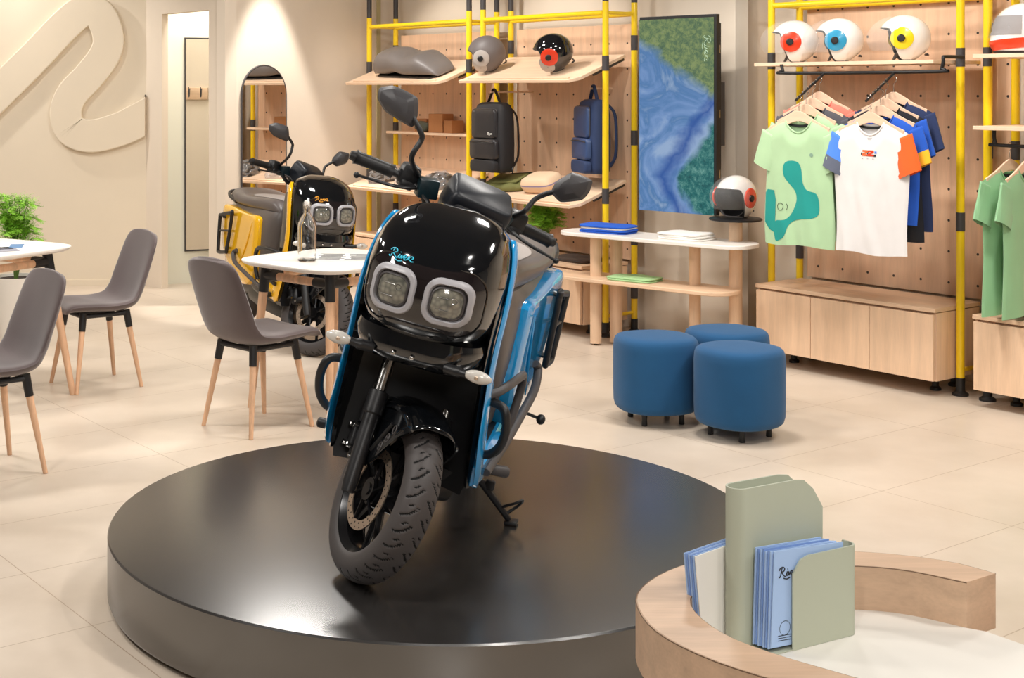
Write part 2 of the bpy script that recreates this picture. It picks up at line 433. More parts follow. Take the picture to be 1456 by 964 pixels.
# round podium
mb = MB(); mb.lathe([(0, 0), (1.03, 0), (1.045, .012), (1.07, .02), (1.074, .03), (1.074, .210), (1.070, .2155), (1.066, .216), (0, .216)], 160)
pod = mb.build('display_podium', m_stone, None, smooth=35)
at(pod, (.195, 4.625, 0)); tag(pod, 'low round dark podium under the black and blue scooter', 'podium')
# ------------------------------------------------------------------ chairs and tables
m_seat = M('grey_brown_felt', (88, 75, 74), .9, noise_=.12, nscale=7, bump=.3, bscale=300, sheen=.4)
def chair(label, X, group='upholstered chairs at the tables'):
    c = thing('dining_chair', label, 'chair', X, group)
    prof = spl([(.235, .425, .185), (.20, .452, .205), (.08, .448, .215), (-.06, .438, .218), (-.155, .452, .215), (-.205, .51, .207), (-.235, .60, .207), (-.262, .70, .203), (-.282, .775, .194), (-.293, .812, .172), (-.298, .828, .135), (-.300, .833, .09)], 5)
    n = len(prof); V = 16
    def pt(i, v, off):
        p = prof[i]; a = prof[max(i - 1, 0)]; b = prof[min(i + 1, n - 1)]
        t = Vector((b.x - a.x, 0, b.y - a.y)).normalized(); nn = Vector((t.z, 0, -t.x))  # inner side
        if nn.z < 0 and p.y < .46: nn = -nn
        if p.y >= .46 and nn.x < 0: nn = -nn
        w = p.z; cup = abs(v) ** 2.6
        s = i / (n - 1)
        q = Vector((p.x, v * w, p.y))
        bend = .014 + .028 * math.exp(-((s - .45) / .2) ** 2) - .006 * s
        q += nn * cup * bend
        if s > .75: q.z += .012 * (s - .75) / .25 * (1 - v * v)
        th = (.050 - .016 * s) * (1 - abs(v) ** 7) ** .5 * min(1, (s * 11) ** .5, ((1 - s) * 14) ** .5)
        return q + nn * (th * .5 if off else -th * .5)
    rings = []
    for i in range(n):
        vs = [math.sin(PI / 2 * (-1 + 2 * k / V)) for k in range(V + 1)]
        rings.append([pt(i, v, 1) for v in vs] + [pt(i, v, 0) for v in reversed(vs)])
    MB().loft(rings).build('seat_shell', m_seat, c, smooth=70)
    mb = MB()
    for a, b in (((.13, .13), (-.13, .13)), ((-.13, .13), (-.13, -.13)), ((-.13, -.13), (.13, -.13)), ((.13, -.13), (.13, .13))):
        mb.tube([(a[0], a[1], .405), (b[0], b[1], .405)], .013, 8)
    mb.box((0, 0, .4), (.2, .05, .02))
    mb.build('under_frame', m_blk, c)
    for sx in (-1, 1):
        for sy in (-1, 1):
            top, bot = Vector((sx * .125, sy * .125, .41)), Vector((sx * .188, sy * .188, 0))
            mid = top.lerp(bot, .17)
            l = MB().tube([mid, bot], [.0165, .0105], 14).build('leg', m_leg, c)
            MB().tube([top + Vector((0, 0, .012)), top.lerp(bot, .2)], [.020, .0185], 14).build('leg_socket', m_blk, l)
    return c
chair('grey felt chair with wooden legs, back towards us, at the middle table', TZ(-.575, 6.73, 0, 43))
chair('grey felt chair turned sideways behind the left table, nearest the relief wall', TZ(-1.553, 7.668, 0, 214))
chair('grey felt chair cut by the left picture edge, nearest of the left chairs', TZ(-1.675, 5.935, 0, 218))
chair('grey chair mostly out of frame on the far side of the left table', TZ(-2.47, 7.98, 0, -45))
def table(label, X, zt, foot, group='white topped tables'):
    t = thing('square_table', label, 'table', X, group)
    rings = []
    for z, ins in ((zt - .026, .022), (zt - .018, .006), (zt - .006, 0), (zt - .001, .002), (zt, .006)):
        rings.append([(x, y, z) for x, y in se(.385 - ins, .385 - ins, 4.6, 72)])
    MB().loft(rings).build('tabletop', m_white, t, smooth=50)
    R = Matrix.Rotation(PI / 4, 4, 'Z'); top = .34
    K = [(1, 1), (-1, 1), (-1, -1), (1, -1)]
    for i, (sx, sy) in enumerate(K):
        d = Vector((sx, sy, 0)).normalized(); a = d * top + Vector((0, 0, zt - .03)); b = d * foot
        l = MB().tube([a.lerp(b, .14), b], [.0235, .0165], 16).build('leg', m_leg, t)
        MB().tube([a, a.lerp(b, .19)], [.027, .026], 16).build('leg_socket', m_blk, l)
        sx2, sy2 = K[(i + 1) % 4]
        d2 = Vector((sx2, sy2, 0)).normalized()
        p, q = d * (top + .006) + Vector((0, 0, zt - .085)), d2 * (top + .006) + Vector((0, 0, zt - .085))
        r = MB().tube([p.lerp(q, .2), p.lerp(q, .8)], .021, 14).build('rail', m_leg, t)
        MB().tube([p.lerp(q, .02), p.lerp(q, .22)], .024, 14).build('rail_connector', m_blk, r); MB().tube([p.lerp(q, .78), p.lerp(q, .98)], .024, 14).build('rail_connector', m_blk, r)
    return t
table('white topped table with a glass bottle, in front of the yellow scooter', TZ(-.225, 7.12, 0, 45), .768, .42)
table('white topped table with a blue leaflet, cut by the left edge', TZ(-2.09, 7.31, 0, 58), .802, .476)
# bottle
b = thing('glass_bottle', 'clear swing-top glass bottle standing on the middle table', 'bottle', (-.349, 7.0, .7685))
pr = [(0, .0), (.040, 0), (.047, .006), (.047, .175), (.044, .195), (.030, .225), (.017, .245), (.0155, .272), (.019, .275), (.019, .287), (.014, .290), (.0125, .288), (.0125, .245), (.026, .222), (.040, .193), (.0435, .175), (.0435, .012), (0, .010)]
MB().lathe(pr, 28).build('body', m_glass, b, smooth=45)
mb = MB(); mb.lathe([(0, .286), (.013, .286), (.015, .296), (.013, .306), (0, .309)], 20); mb.build('stopper', m_white, b)
MB().tube([(.019, 0, .262), (.02, 0, .295), (0, 0, .312), (-.02, 0, .295), (-.019, 0, .262)], .0018, 6).build('wire_bail', m_steel, b)
def sheetset(name, label, cat, X, w, h, th, marks, base=m_paper, ink=m_ink, group=None):
    t = thing(name, label, cat, X, group)
    MB().box((0, 0, th / 2), (w, h, th)).build('cover', base, t, smooth=0)
    mb = MB()
    for (x, y, a, c_) in marks: mb.box((x, y, th + .0006), (a, c_, .0008))
    mb.build('print', ink, t, smooth=0)
    return t
mk = []
for r_ in range(7):
    for c_ in range(3):
        mk.append((-.16 + .155 * c_ + .02 * (r_ % 2), -.11 + .036 * r_, .13 - .02 * ((r_ * c_) % 3), .017))
sheetset('floor_plan_sheet', 'open printed sheet of dark bars lying on the middle table', 'leaflet', TZ(-.08, 7.16, .7685, -6), .47, .27, .002, mk)
sheetset('leaflet', 'white and blue printed leaflet on the left table', 'leaflet', TZ(-2.02, 7.33, .8025, 10), .30, .2, .002, [(.11, 0, .07, .19)], ink=M('leaflet_blue', (92, 130, 170), .6))
sheetset('leaflet', 'grey printed leaflet beside the white and blue one', 'leaflet', TZ(-1.93, 7.22, .8025, 25), .10, .2, .002, [(0, .05, .07, .02), (0, 0, .07, .02)], base=M('leaflet_grey', (150, 150, 160), .6))
# poufs
m_pouf = M('petrol_velvet', (12, 78, 124), .85, noise_=.12, nscale=6, bump=.2, bscale=400, sheen=.12)
def pouf(label, x, y, deg):
    p = thing('round_pouf', label, 'pouf', TZ(x, y, 0, deg), 'blue poufs')
    r = .203; rings = []
    for z, k in ((.062, .80), (.064, .90), (.075, .955), (.10, .99), (.16, 1.0), (.36, 1.0), (.392, .985), (.408, .955), (.418, .90), (.424, .75), (.427, .4), (.428, .05)):
        rings.append([(q[0] * (1 + .0 * z), q[1], z) for q in se(r * k, r * k * .985, 2.35, 56)])
    MB().loft(rings).build('cushion', m_pouf, p, smooth=60)
    for k in range(4):
        a = PI / 4 + PI / 2 * k; c, s = math.cos(a) * .135, math.sin(a) * .135
        MB().lathe([(0, .001), (.013, .001), (.0145, .004), (.0125, .03), (.016, .066), (0, .066)], 14, X=Matrix.Translation((c, s, 0))).build('leg', m_blk, p)
pouf('dark blue round pouf, left one of the pair in front', 1.385, 6.84, 10)
pouf('dark blue round pouf, nearest to us of the three', 1.722, 6.545, 35)
pouf('dark blue round pouf behind the other two', 1.782, 7.02, 20)
# ------------------------------------------------------------------ plants
m_leafg = M('fern_green', (150, 206, 66), .5, noise_=.25, nscale=30)
m_stem = M('fern_stem', (92, 120, 50), .6)
m_pot = M('white_pot', (232, 226, 216), .4)
m_soil = M('potting_soil', (52, 40, 32), .95, noise_=.4, nscale=60)
def fern(label, X, pot_r, pot_h, h, spread, nst, seed, name='potted_fern'):
    rnd = random.Random(seed)
    t = thing(name, label, 'potted plant', X)
    MB().lathe([(0, 0), (pot_r * .72, 0), (pot_r * .78, .006), (pot_r, pot_h), (pot_r * .93, pot_h), (pot_r * .9, pot_h - .02), (0, pot_h - .021)], 32).build('pot', m_pot, t, smooth=35)
    MB().lathe([(0, pot_h - .018), (pot_r * .89, pot_h - .018)], 20).build('soil', m_soil, t)
    fo, st = MB(), MB()
    for i in range(nst):
        a = rnd.uniform(0, 2 * PI); lean = rnd.uniform(.1, 1) ** .7 * spread; hh = h * rnd.uniform(.45, 1.0)
        ca, sa = math.cos(a), math.sin(a)
        pts = spl([(ca * .01, sa * .01, pot_h - .02), (ca * lean * .25, sa * lean * .25, pot_h + hh * .55), (ca * lean * .6, sa * lean * .6, pot_h + hh * .92), (ca * lean, sa * lean, pot_h + hh * .9)], 7)
        st.tube(pts, .0022, 5)
        for j in range(8, len(pts), 1):
            p = pts[j]; tdir = (pts[min(j + 1, len(pts) - 1)] - pts[j - 1]).normalized()
            f = (j - 7) / (len(pts) - 7)
            for sgn in (-1, 1):
                side = tdir.cross(Vector((0, 0, 1))).normalized() * sgn
                ln = .085 * (1.15 - f * .75) * rnd.uniform(.8, 1.15) * (spread / .15)
                # each pinna is a small frond of leaflets
                d = (side * .9 + tdir * .55 + Vector((0, 0, rnd.uniform(-.25, .15)))).normalized()
                for q in range(1, 6):
                    b_ = p + d * ln * q / 5
                    for s2 in (-1, 1):
                        e = d.cross(Vector((0, 0, 1))).normalized() * s2
                        l2 = ln * .34 * (1.1 - q * .12)
                        tip = b_ + (e + d * .8).normalized() * l2 + Vector((0, 0, rnd.uniform(-.006, .004)))
                        wv = d * l2 * .26
                        m_ = b_.lerp(tip, .5)
                        fo.add([b_, m_ - wv + Vector((0, 0, .002)), tip, m_ + wv], [(0, 1, 2, 3)])
    fo.build('foliage', m_leafg, t, smooth=0)
    st.build('stems', m_stem, t)
    return t
fern('feathery green fern in a white pot behind the left table', TZ(-2.27, 8.72, 0, 0), .15, .46, .56, .17, 34, 3)
fern('small bright green fern on the wooden cabinet behind the blue and black scooter', frame(F2O, -.57, -.02, .4765), .065, .09, .30, .15, 44, 8)
# ------------------------------------------------------------------ display table under the screen
dX = Matrix.Translation((1.74, 8.60, 0)) @ Matrix.Rotation(math.atan2(-.69, .72), 4, 'Z')
t_ = thing('display_table', 'two-tier display table on thick round wooden legs below the wall screen', 'table', dX)
def stad(l, w, n=14):
    r = w / 2; o = []
    for k in range(n + 1): a = -PI / 2 + PI * k / n; o.append((l / 2 - r + r * math.cos(a), r * math.sin(a)))
    for k in range(n + 1): a = PI / 2 + PI * k / n; o.append((-l / 2 + r + r * math.cos(a), r * math.sin(a)))
    return o
MB().prism(rrect(1.34, .34, .14, 10), .698, .722).build('tabletop', m_white, t_, bevel=.004)
MB(Matrix.Translation((-.06, -.03, 0))).prism(rrect(1.26, .32, .13, 10), .418, .442).build('lower_shelf', m_wx, t_, bevel=.004)
Ri = dX.inverted()
legs_ = []
for (wx, wy, r_, top) in ((1.41, 8.86, .036, .697), (1.548, 8.905, .040, .697), (1.95, 8.45, .036, .697), (2.172, 8.345, .040, .845)):
    p = Ri @ Vector((wx, wy, 0)); legs_.append((wx, wy))
    m = MB(); m.cyl((p.x, p.y, .012), (p.x, p.y, top), r_, n=28); l = m.build('leg', m_wz, t_)
    MB().cyl((p.x, p.y, 0), (p.x, p.y, .014), .012, n=16).build('foot', m_blk, l)
t_ = thing('helmet_stand', 'round black disc stand on the tall table post under the white helmet', 'stand', (2.172, 8.345, .846))
MB().lathe([(0, 0), (.150, 0), (.157, .004), (.157, .012), (.150, .016), (0, .016)], 48).build('disc', m_blk, t_)
MB().lathe([(.045, .001), (.045, .0175), (.03, .018), (0, .018)], 24).build('hub', m_blk2, t_)
def folded(name, label, cat, X, w, d, layers, mat_list, seed=1):
    t = thing(name, label, cat, X, 'folded garments'); rnd = random.Random(seed); z = 0
    for i in range(layers):
        h = .011 * rnd.uniform(.8, 1.2); a, b_ = w * rnd.uniform(.94, 1), d * rnd.uniform(.93, 1)
        ox, oy = rnd.uniform(-.008, .008), rnd.uniform(-.006, .006)
        rings = []
        for zz, k in ((0, .97), (.25, 1), (.75, 1), (1, .96), (1.02, .6), (1.0, .1)):
            rings.append([(ox + q[0] * k, oy + q[1] * k, z + h * zz + .003 * math.sin(q[0] * 30 + i * 2) * zz * k) for q in se(a / 2, b_ / 2, 7, 40)])
        MB().loft(rings).build('fold', mat_list[i % len(mat_list)], t, smooth=60)
        z += h * 1.02
    return t
m_blue = M('royal_blue_cloth', (34, 92, 200), .9, noise_=.1, nscale=12)
m_wht = M('white_cloth', (240, 236, 230), .9, noise_=.04, nscale=12)
m_grn = M('pale_green_cloth', (166, 204, 148), .9, noise_=.06, nscale=10)
def onT(wx, wy, z, deg): return TZ(wx, wy, z, deg)
folded('folded_shirt', 'stack of folded blue and white cloth on the white display tabletop', 'folded shirts', onT(1.49, 8.84, .7225, -38), .34, .22, 4, [m_blue, m_blue, m_wht, m_blue], 2)
folded('folded_shirt', 'folded white shirt on the white display tabletop', 'folded shirts', onT(1.90, 8.47, .7225, -44), .32, .23, 3, [m_wht], 5)
folded('folded_shirt', 'folded pale green shirt on the lower wooden tier', 'folded shirts', onT(1.62, 8.66, .4425, -40), .32, .22, 2, [m_grn], 9)
# ------------------------------------------------------------------ yellow pipe fixtures
def pipe_frame(label, O, xl, xr, group='yellow pipe display frames', ztop=2.22, stub=True):
    X = frame(O, xl, 0, 0); w = xr - xl
    t = thing('pipe_frame', label, 'display frame', X, group)
    for x in (0, w):
        for y in (0, .27):
            p = MB().cyl((x, y, .07), (x, y, ztop), .0215, n=20).build('post', m_yel, t)
            for zb in ((1.81, .93) if y == 0 else (1.95, 1.31, .64, .28)):
                MB().cyl((x, y, zb - .05), (x, y, zb + .05), .0235, n=20).build('coupler', m_blk2, p)
            MB().tube([(x, y, ztop), (x, y, CEIL - .002)], .0205, 16).build('top_tube', m_blk2, p)
            MB().lathe([(0, 0), (.042, 0), (.042, .012), (.03, .02), (.0235, .024), (.0235, .095), (0, .095)], 24, X=Matrix.Translation((x, y, 0))).build('foot', m_blk, p)
    MB().tube([(.02, 0, 2.145), (w - .02, 0, 2.145)], .018, 14).build('top_rail', m_yel, t)
    MB().tube([(.02, .27, 2.145), (w - .02, .27, 2.145)], .018, 14).build('top_rail', m_yel, t)
    for x in (0, w):
        for z in (2.145, .135):
            MB().tube([(x, .02, z), (x, .25, z)], .012, 10).build('side_link', m_yel, t)
pipe_frame('yellow pipe frame furthest left, around the scooter seat shelf', F2O, -2.71, -1.42)
pipe_frame('yellow pipe frame around the two helmets and the backpacks, left of the screen', F2O, -1.258, 0)
pipe_frame('yellow pipe frame around the hanging t-shirts, right of the screen', F1O, -1.243, 0)
pipe_frame('yellow pipe frame at the right picture edge', F1O, .154, 1.41)
def panel(label, O, xl, xr, zt=2.08, hx=.08, hz=.07):
    m = wood('pegboard_oak', (226, 188, 156), 'z', holes=(hx, hz, .175, .0075))
    o = MB().box(((xr - xl) / 2, 0, (zt - .48) / 2), (xr - xl, .018, zt - .48)).build('pegboard_panel', m, None, smooth=0)
    at(o, frame(O, xl, .313, .48)); tag(o, label, 'pegboard', 'wooden pegboards')
panel('wooden pegboard behind the scooter seat and the foil parcels', F2O, -2.68, -1.45)
panel('wooden pegboard behind the black and navy backpacks', F2O, -1.228, -.03)
panel('wooden pegboard behind the hanging t-shirts', F1O, -1.213, .12, 2.3)
panel('wooden pegboard at the right edge behind the hanging green shirts', F1O, .55, 1.38, 2.3)
def cabinet(label, O, xl, xr, nd=3, yf=-.185):
    w = xr - xl
    t = thing('wall_cabinet', label, 'cabinet', frame(O, xl, yf, 0), 'low wooden cabinets')
    dp = .425
    mb = MB(); mb.box((w / 2, dp / 2 + .012, .27), (w - .012, dp - .024, .355)); mb.build('carcass', m_wz, t, smooth=0)
    MB().box((w / 2, dp / 2, .464), (w + .008, dp + .006, .022), bev=.002).build('top_board', m_wx, t, smooth=0)
    for s in (0, w - .016): MB().box((s + .008, dp / 2 + .01, .268), (.018, dp - .02, .362)).build('side_panel', m_wz, t, smooth=0)
    dw = (w - .006) / nd
    for i in range(nd):
        o = MB().box((0, 0, 0), (dw - .0035, .018, .352), bev=.001).build('door', m_wz, t, smooth=0)
        o.location = (.003 + dw * (i + .5), .003, .265)
    for x in (.12, w - .12):
        for y in (.2, dp - .05):
            MB().lathe([(0, 0), (.03, 0), (.03, .014), (.018, .022), (.018, .093), (0, .093)], 18, X=Matrix.Translation((x, y, 0))).build('foot', m_blk, t)
cabinet('low wooden cabinet below the hanging t-shirts', F1O, -1.208, -.036)
cabinet('low wooden cabinet at the right edge below the hanging green shirts', F1O, .185, 1.35)
cabinet('low wooden cabinet under the backpacks, behind the big scooter', F2O, -1.222, -.036)
cabinet('low wooden cabinet furthest left, under the foil parcels', F2O, -2.67, -1.46)
# sloped shelves of the left fixtures
def tilt(O, x, yf, zf, zb, dp):
    a = math.atan2(zb - zf, dp)
    return frame(O, x, yf, zf) @ Matrix.Rotation(a, 4, 'X')
m_shelf = wood('shelf_birch', (236, 204, 174), 'x')
def slope_shelf(label, O, xl, xr, zf, zb):
    w = xr - xl; dp = .50
    X = tilt(O, xl, -.25, zf, zb, dp); t = thing('sloped_shelf', label, 'shelf', X, 'sloped wooden shelves')
    c = .06
    poly = [(-.02, 0), (w - c, 0), (w, c), (w, dp), (0, dp), (0, .04)]
    MB().prism(poly, -.022, 0).build('board', m_shelf, t, smooth=0, bevel=.003)
    MB().box((w / 2, .022, .005), (w * .88, .012, .010), bev=.002).build('lip', m_shelf, t, smooth=0)
    for x in (.03, w - .03): MB().box((x, .35, -.034), (.016, .3, .022)).build('bracket', m_blk2, t, smooth=0)
    return X
SU2 = slope_shelf('upper sloped shelf carrying the grey and the black helmets', F2O, -1.222, -.034, 1.70, 1.885)
SL2 = slope_shelf('lower sloped shelf under the two backpacks', F2O, -1.222, -.034, .872, 1.035)
SU1 = slope_shelf('upper sloped shelf carrying the grey scooter seat', F2O, -2.675, -1.455, 1.69, 1.875)
SL1 = slope_shelf('lower sloped shelf carrying the foil parcels, left fixture', F2O, -2.675, -1.455, .85, 1.015)
def flat_shelf(label, O, xl, xr, yf, yb, z, name='wall_shelf'):
    o = MB().box(((xr - xl) / 2, (yb - yf) / 2, 0), (xr - xl, yb - yf, .02), bev=.002).build(name, m_shelf, None, smooth=0)
    at(o, frame(O, xl, yf, z)); tag(o, label, 'shelf')
flat_shelf('narrow shelf on the left pegboard carrying small brown boxes', F2O, -2.60, -1.50, .09, .288, 1.285)
flat_shelf('straight shelf carrying the red, blue and yellow eye helmets', F1O, -1.212, -.032, -.20, .25, 1.785)
flat_shelf('upper shelf at the right edge carrying the full-face helmet', F1O, .19, 1.37, -.20, .25, 1.81)
flat_shelf('empty shelf at the right edge above the green shirts', F1O, .19, 1.37, -.20, .25, 1.44)
# hanging rails
def rail(label, O, xl, xr, z, arms, zu):
    t = thing('clothes_rail', label, 'clothes rail', frame(O, 0, 0, 0), 'black clothes rails'); y = -.215
    pts = [(xl, y, zu), (xl, y, z + .05), (xl + .012, y, z + .015), (xl + .05, y, z), (xr - .05, y, z), (xr - .012, y, z + .015), (xr, y, z + .05), (xr, y, zu + .03), (xr, y + .02, zu + .035), (xr, y + .185, zu + .035)]
    MB().tube(spl(pts, 3), .0095, 10).build('bar', m_blk, t)
    for x in arms:
        a = MB().tube([(x, y, z), (x, y - .26, z - .156)], .007, 8).build('arm', m_blk, t)
        m = MB()
        for k in range(8):
            f = .3 + .09 * k; m.ell((x, y - .26 * f, z - .156 * f + .006), (.005, .007, .007), 8, 6)
        m.build('notches', m_steel, a)
rail('black clothes rail with two slanting arms under the eye helmets', F1O, -1.0, .035, 1.732, (-.70, -.25), 1.775)
t_ = thing('clothes_rail', 'black clothes rail under the empty shelf at the right edge', 'clothes rail', frame(F1O, 0, 0, 0), 'black clothes rails')
MB().tube(spl([(.25, -.1, 1.429), (.25, -.1, 1.385), (.262, -.1, 1.36), (.30, -.1, 1.35), (1.2, -.1, 1.35), (1.24, -.1, 1.36), (1.25, -.1, 1.385), (1.25, -.1, 1.429)], 3), .0095, 10).build('bar', m_blk, t_)
# ------------------------------------------------------------------ wall screen
def screen_mat():
    m, t, b = newmat('aerial_coast_picture')
    N, L = t.nodes, t.links
    def mth(op, a, b_=None, c=None, clamp=False):
        n = N.new('ShaderNodeMath'); n.operation = op; n.use_clamp = clamp
        for i, v in enumerate((a, b_, c)):
            if v is None: continue
            if isinstance(v, (int, float)): n.inputs[i].default_value = v
            else: L.new(v, n.inputs[i])
        return n.outputs[0]
    tc = N.new('ShaderNodeTexCoord'); sx = N.new('ShaderNodeSeparateXYZ'); L.new(tc.outputs['Object'], sx.inputs[0])
    def nz(sc, det=8, ro=.6, dist=0):
        n = N.new('ShaderNodeTexNoise'); n.inputs['Scale'].default_value = sc; n.inputs['Detail'].default_value = det; n.inputs['Roughness'].default_value = ro; n.inputs['Distortion'].default_value = dist
        L.new(tc.outputs['Object'], n.inputs['Vector']); return n.outputs['Fac']
    def ramp(f, *st):
        r = N.new('ShaderNodeValToRGB'); L.new(f, r.inputs[0]); e = r.color_ramp.elements
        e[0].position, e[0].color = st[0][0], lin(st[0][1]); e[1].position, e[1].color = st[-1][0], lin(st[-1][1])
        for p, c in st[1:-1]: q = e.new(p); q.color = lin(c)
        return r.outputs[0]
    def mix(f, a, b_):
        x = N.new('ShaderNodeMix'); x.data_type = 'RGBA'; L.new(f, x.inputs[0]); L.new(a, x.inputs[6]); L.new(b_, x.inputs[7]); return x.outputs[2]
    x = mth('DIVIDE', sx.outputs[0], .69); z = mth('DIVIDE', sx.outputs[2], 1.23)
    n1 = nz(5, 6, .5, .8); n2 = nz(20, 10, .8, .3)
    blue = ramp(mth('ADD', nz(3.2, 5, .55, 1.5), mth('MULTIPLY', x, -.10)), (.3, (160, 188, 226)), (.42, (120, 158, 212)), (.52, (86, 134, 190)), (.66, (168, 192, 222)))
    green = ramp(n2, (.3, (52, 88, 78)), (.46, (100, 128, 92)), (.58, (146, 164, 104)), (.72, (112, 128, 130)))
    teal = ramp(n2, (.3, (10, 62, 74)), (.48, (26, 112, 112)), (.6, (96, 158, 150)), (.75, (172, 208, 196)))
    a = mth('ADD', mth('ADD', z, mth('MULTIPLY', x, .34)), mth('MULTIPLY', n1, .16))
    fg = mth('MULTIPLY_ADD', a, 16, -14.6, True)
    c = mth('ADD', mth('SUBTRACT', x, mth('MULTIPLY', mth('ABSOLUTE', mth('SUBTRACT', z, .18)), 1.5)), mth('MULTIPLY', n1, .3))
    ft = mth('MULTIPLY_ADD', c, 12, -6.0, True)
    deep = N.new('ShaderNodeRGB'); deep.outputs[0].default_value = lin((28, 84, 168))
    dv = mth('MULTIPLY', mth('ABSOLUTE', mth('SUBTRACT', c, .38)), 7); dv = mth('SUBTRACT', .9, dv, clamp=True)
    col = mix(dv, blue, deep.outputs[0])
    col = mix(ft, col, teal); col = mix(fg, col, green)
    b.inputs['Base Color'].default_value = (.01, .01, .01, 1); b.inputs['Roughness'].default_value = .12
    L.new(col, b.inputs['Emission Color']); b.inputs['Emission Strength'].default_value = .95
    return m
tx = F2(.268, -.02, 0)
sl = Vector((1.687, 8.85, 0)); srr = Vector((2.075, 8.425, 0)); dd = srr - sl
X = Matrix.Translation((sl.x, sl.y, .866)) @ Matrix.Rotation(math.atan2(dd.y, dd.x), 4, 'Z')
t_ = thing('wall_screen', 'tall upright wall screen showing a green and blue coast from above', 'screen', X)
W_, H_ = dd.length, 1.232
MB().box((W_ / 2, .02, H_ / 2), (W_, .036, H_), bev=.003).build('bezel', m_blk, t_, smooth=0)
pn = MB().box((W_ / 2 - .009, 0, H_ / 2 - .009), (W_ - .02, .004, H_ - .02)).build('display_panel', screen_mat(), t_, smooth=0)
pn.location = (.0, .0, .0)
MB().box((W_ / 2, .068, H_ / 2), (W_ - .06, .062, H_ - .10), bev=.004).build('rear_housing', m_blk, t_, smooth=0)
mb = MB()
for z in (.25, .62, 1.02): mb.box((W_ - .029, .07, z), (.003, .03, .05))
mb.build('ports', m_steel, t_, smooth=0)
MB().box((W_ / 2, .20, H_ / 2), (.3, .20, .4)).build('wall_bracket', m_blk2, t_, smooth=0)
o = script_mb(MB(), lambda u, v: Vector((W_ - .09 + v, -.003, 1.10 - u)), .16, .0014).build('lettering', M('screen_lettering', (150, 176, 150), .5, emit=.35), t_)
# ------------------------------------------------------------------ helmets
m_hw = M('helmet_white', (238, 234, 230), .18, coat=.6)
m_liner = M('helmet_liner', (30, 28, 30), .95)
def hshell(k=1.0):
    def R(az, el):  # direction -> point on the egg
        c = math.cos(el)
        x, y, z = c * math.cos(az), c * math.sin(az), math.sin(el)
        return Vector((x * .138 * k - .006, y * .118 * k, .128 + z * (.126 if z > 0 else .15) * k))
    return R
def helmet(label, X, shell, disc, knob, group=None, brim=.17, cheek=None, half=62, visor=True, face=None):
    t = thing('motorcycle_helmet', label, 'helmet', X, group)
    R = hshell(); R2 = hshell(.93)
    NA, NE = 72, 26
    def zlow(az):
        a = abs(math.degrees(math.atan2(math.sin(az), math.cos(az))))
        k = 1 / (1 + math.exp((a - half) / 3.2))
        return .004 + (brim - .004 + .012 * math.cos(az)) * k
    def elow(az, RR):
        zl = zlow(az); lo, hi = -PI / 2, PI / 2
        for _ in range(22):
            m = (lo + hi) / 2
            if RR(az, m).z < zl: lo = m
            else: hi = m
        return hi
    def srf(RR):
        rings = []
        for j in range(NE + 1):
            ring = []
            for i in range(NA):
                az = 2 * PI * i / NA; el0 = elow(az, RR)
                el = PI / 2 - .001 - (PI / 2 - .001 - el0) * j / NE
                p = RR(az, el)
                if p.z < .09: p.x *= 1 - (.09 - p.z) * .8; 
                if az > PI * .65 and az < PI * 1.35 and p.z < .06: p.x += (.06 - p.z) * .35
                ring.append(p)
            rings.append(ring)
        return rings
    ro = srf(R); ri = srf(R2)
    MB().loft(ro, caps='a').build('shell', shell, t, smooth=60)
    MB().loft(ri, caps='a').build('liner', m_liner, t, smooth=60)
    rim = MB().loft([ro[-1], [p + (q - p) * .5 + Vector((0, 0, -.003)) for p, q in zip(ro[-1], ri[-1])], ri[-1]], caps=False)
    rim.tube(ro[-1], .0028, 6, closed=True)
    rim.build('edge_trim', m_blk, t, smooth=60)
    for s in (-1, 1):
        def on(u, v, h):
            # point on the side of the egg over (x=u, z=v)
            zz = (v - .128) / (.126 if v > .128 else .15); xx = (u + .006) / .138
            q = max(0, 1 - zz * zz - xx * xx)
            return Vector((u, s * (.118 * math.sqrt(q) + h), v))
        if disc:
            m = MB(); cx, cz = .014, .122
            rr_ = .060
            m.lathe([(rr_, -.002), (rr_, .006), (rr_ * .9, .009), (0, .011)], 32, X=Matrix.Translation(on(cx, cz, -.008)) @ Matrix.Rotation(-s * PI / 2, 4, 'X'))
            d = m.build('visor_disc', disc, t, smooth=35)
            MB().lathe([(.021, 0), (.021, .012), (.016, .016), (0, .0165)], 20, X=Matrix.Translation(on(cx + .006, cz, -.0)) @ Matrix.Rotation(-s * PI / 2, 4, 'X')).build('visor_knob', knob, d, smooth=35)
    if face:
        m = MB()
        poly = rrect(.10, .12, .04, 5, .045, .07)
        for s in (-1, 1):
            m.patch(poly, lambda u, v: Vector((u, s * (.118 * math.sqrt(max(0, 1 - ((v - .128) / .15) ** 2 - ((u + .006) / .138) ** 2)) + .002), v)), .02)
        m.build('cheek_panel', face, t, smooth=60)
    if visor:
        def vf(u, v):
            az = math.radians(-70 + 140 * u); el = math.radians(62 - 92 * v)
            c = math.cos(el)
            return Vector((c * math.cos(az) * .205 - .012, c * math.sin(az) * .142, .125 + math.sin(el) * .135))
        MB().grid(vf, 24, 14).build('visor', m_visor, t, smooth=60)
    MB().tube(spl([(.03, -.085, .05), (.045, -.05, .015), (.05, 0, .008), (.045, .05, .015), (.03, .085, .05)], 4), .008, 6, flat=.35).build('chin_strap', m_blk2, t)
    mm = MB().tube(spl([(-.118, -.05, .035), (-.128, 0, .032), (-.118, .05, .035)], 5), .006, 6)
    mm.build('rear_clip', m_blk, t)
    return t
DR, DB, DY = M('iris_red', (226, 62, 30), .25, coat=.4), M('iris_blue', (52, 150, 190), .25, coat=.4), M('iris_yellow', (240, 214, 30), .25, coat=.4)
g_ = 'white eye helmets on the straight shelf'
hz = 1.7955
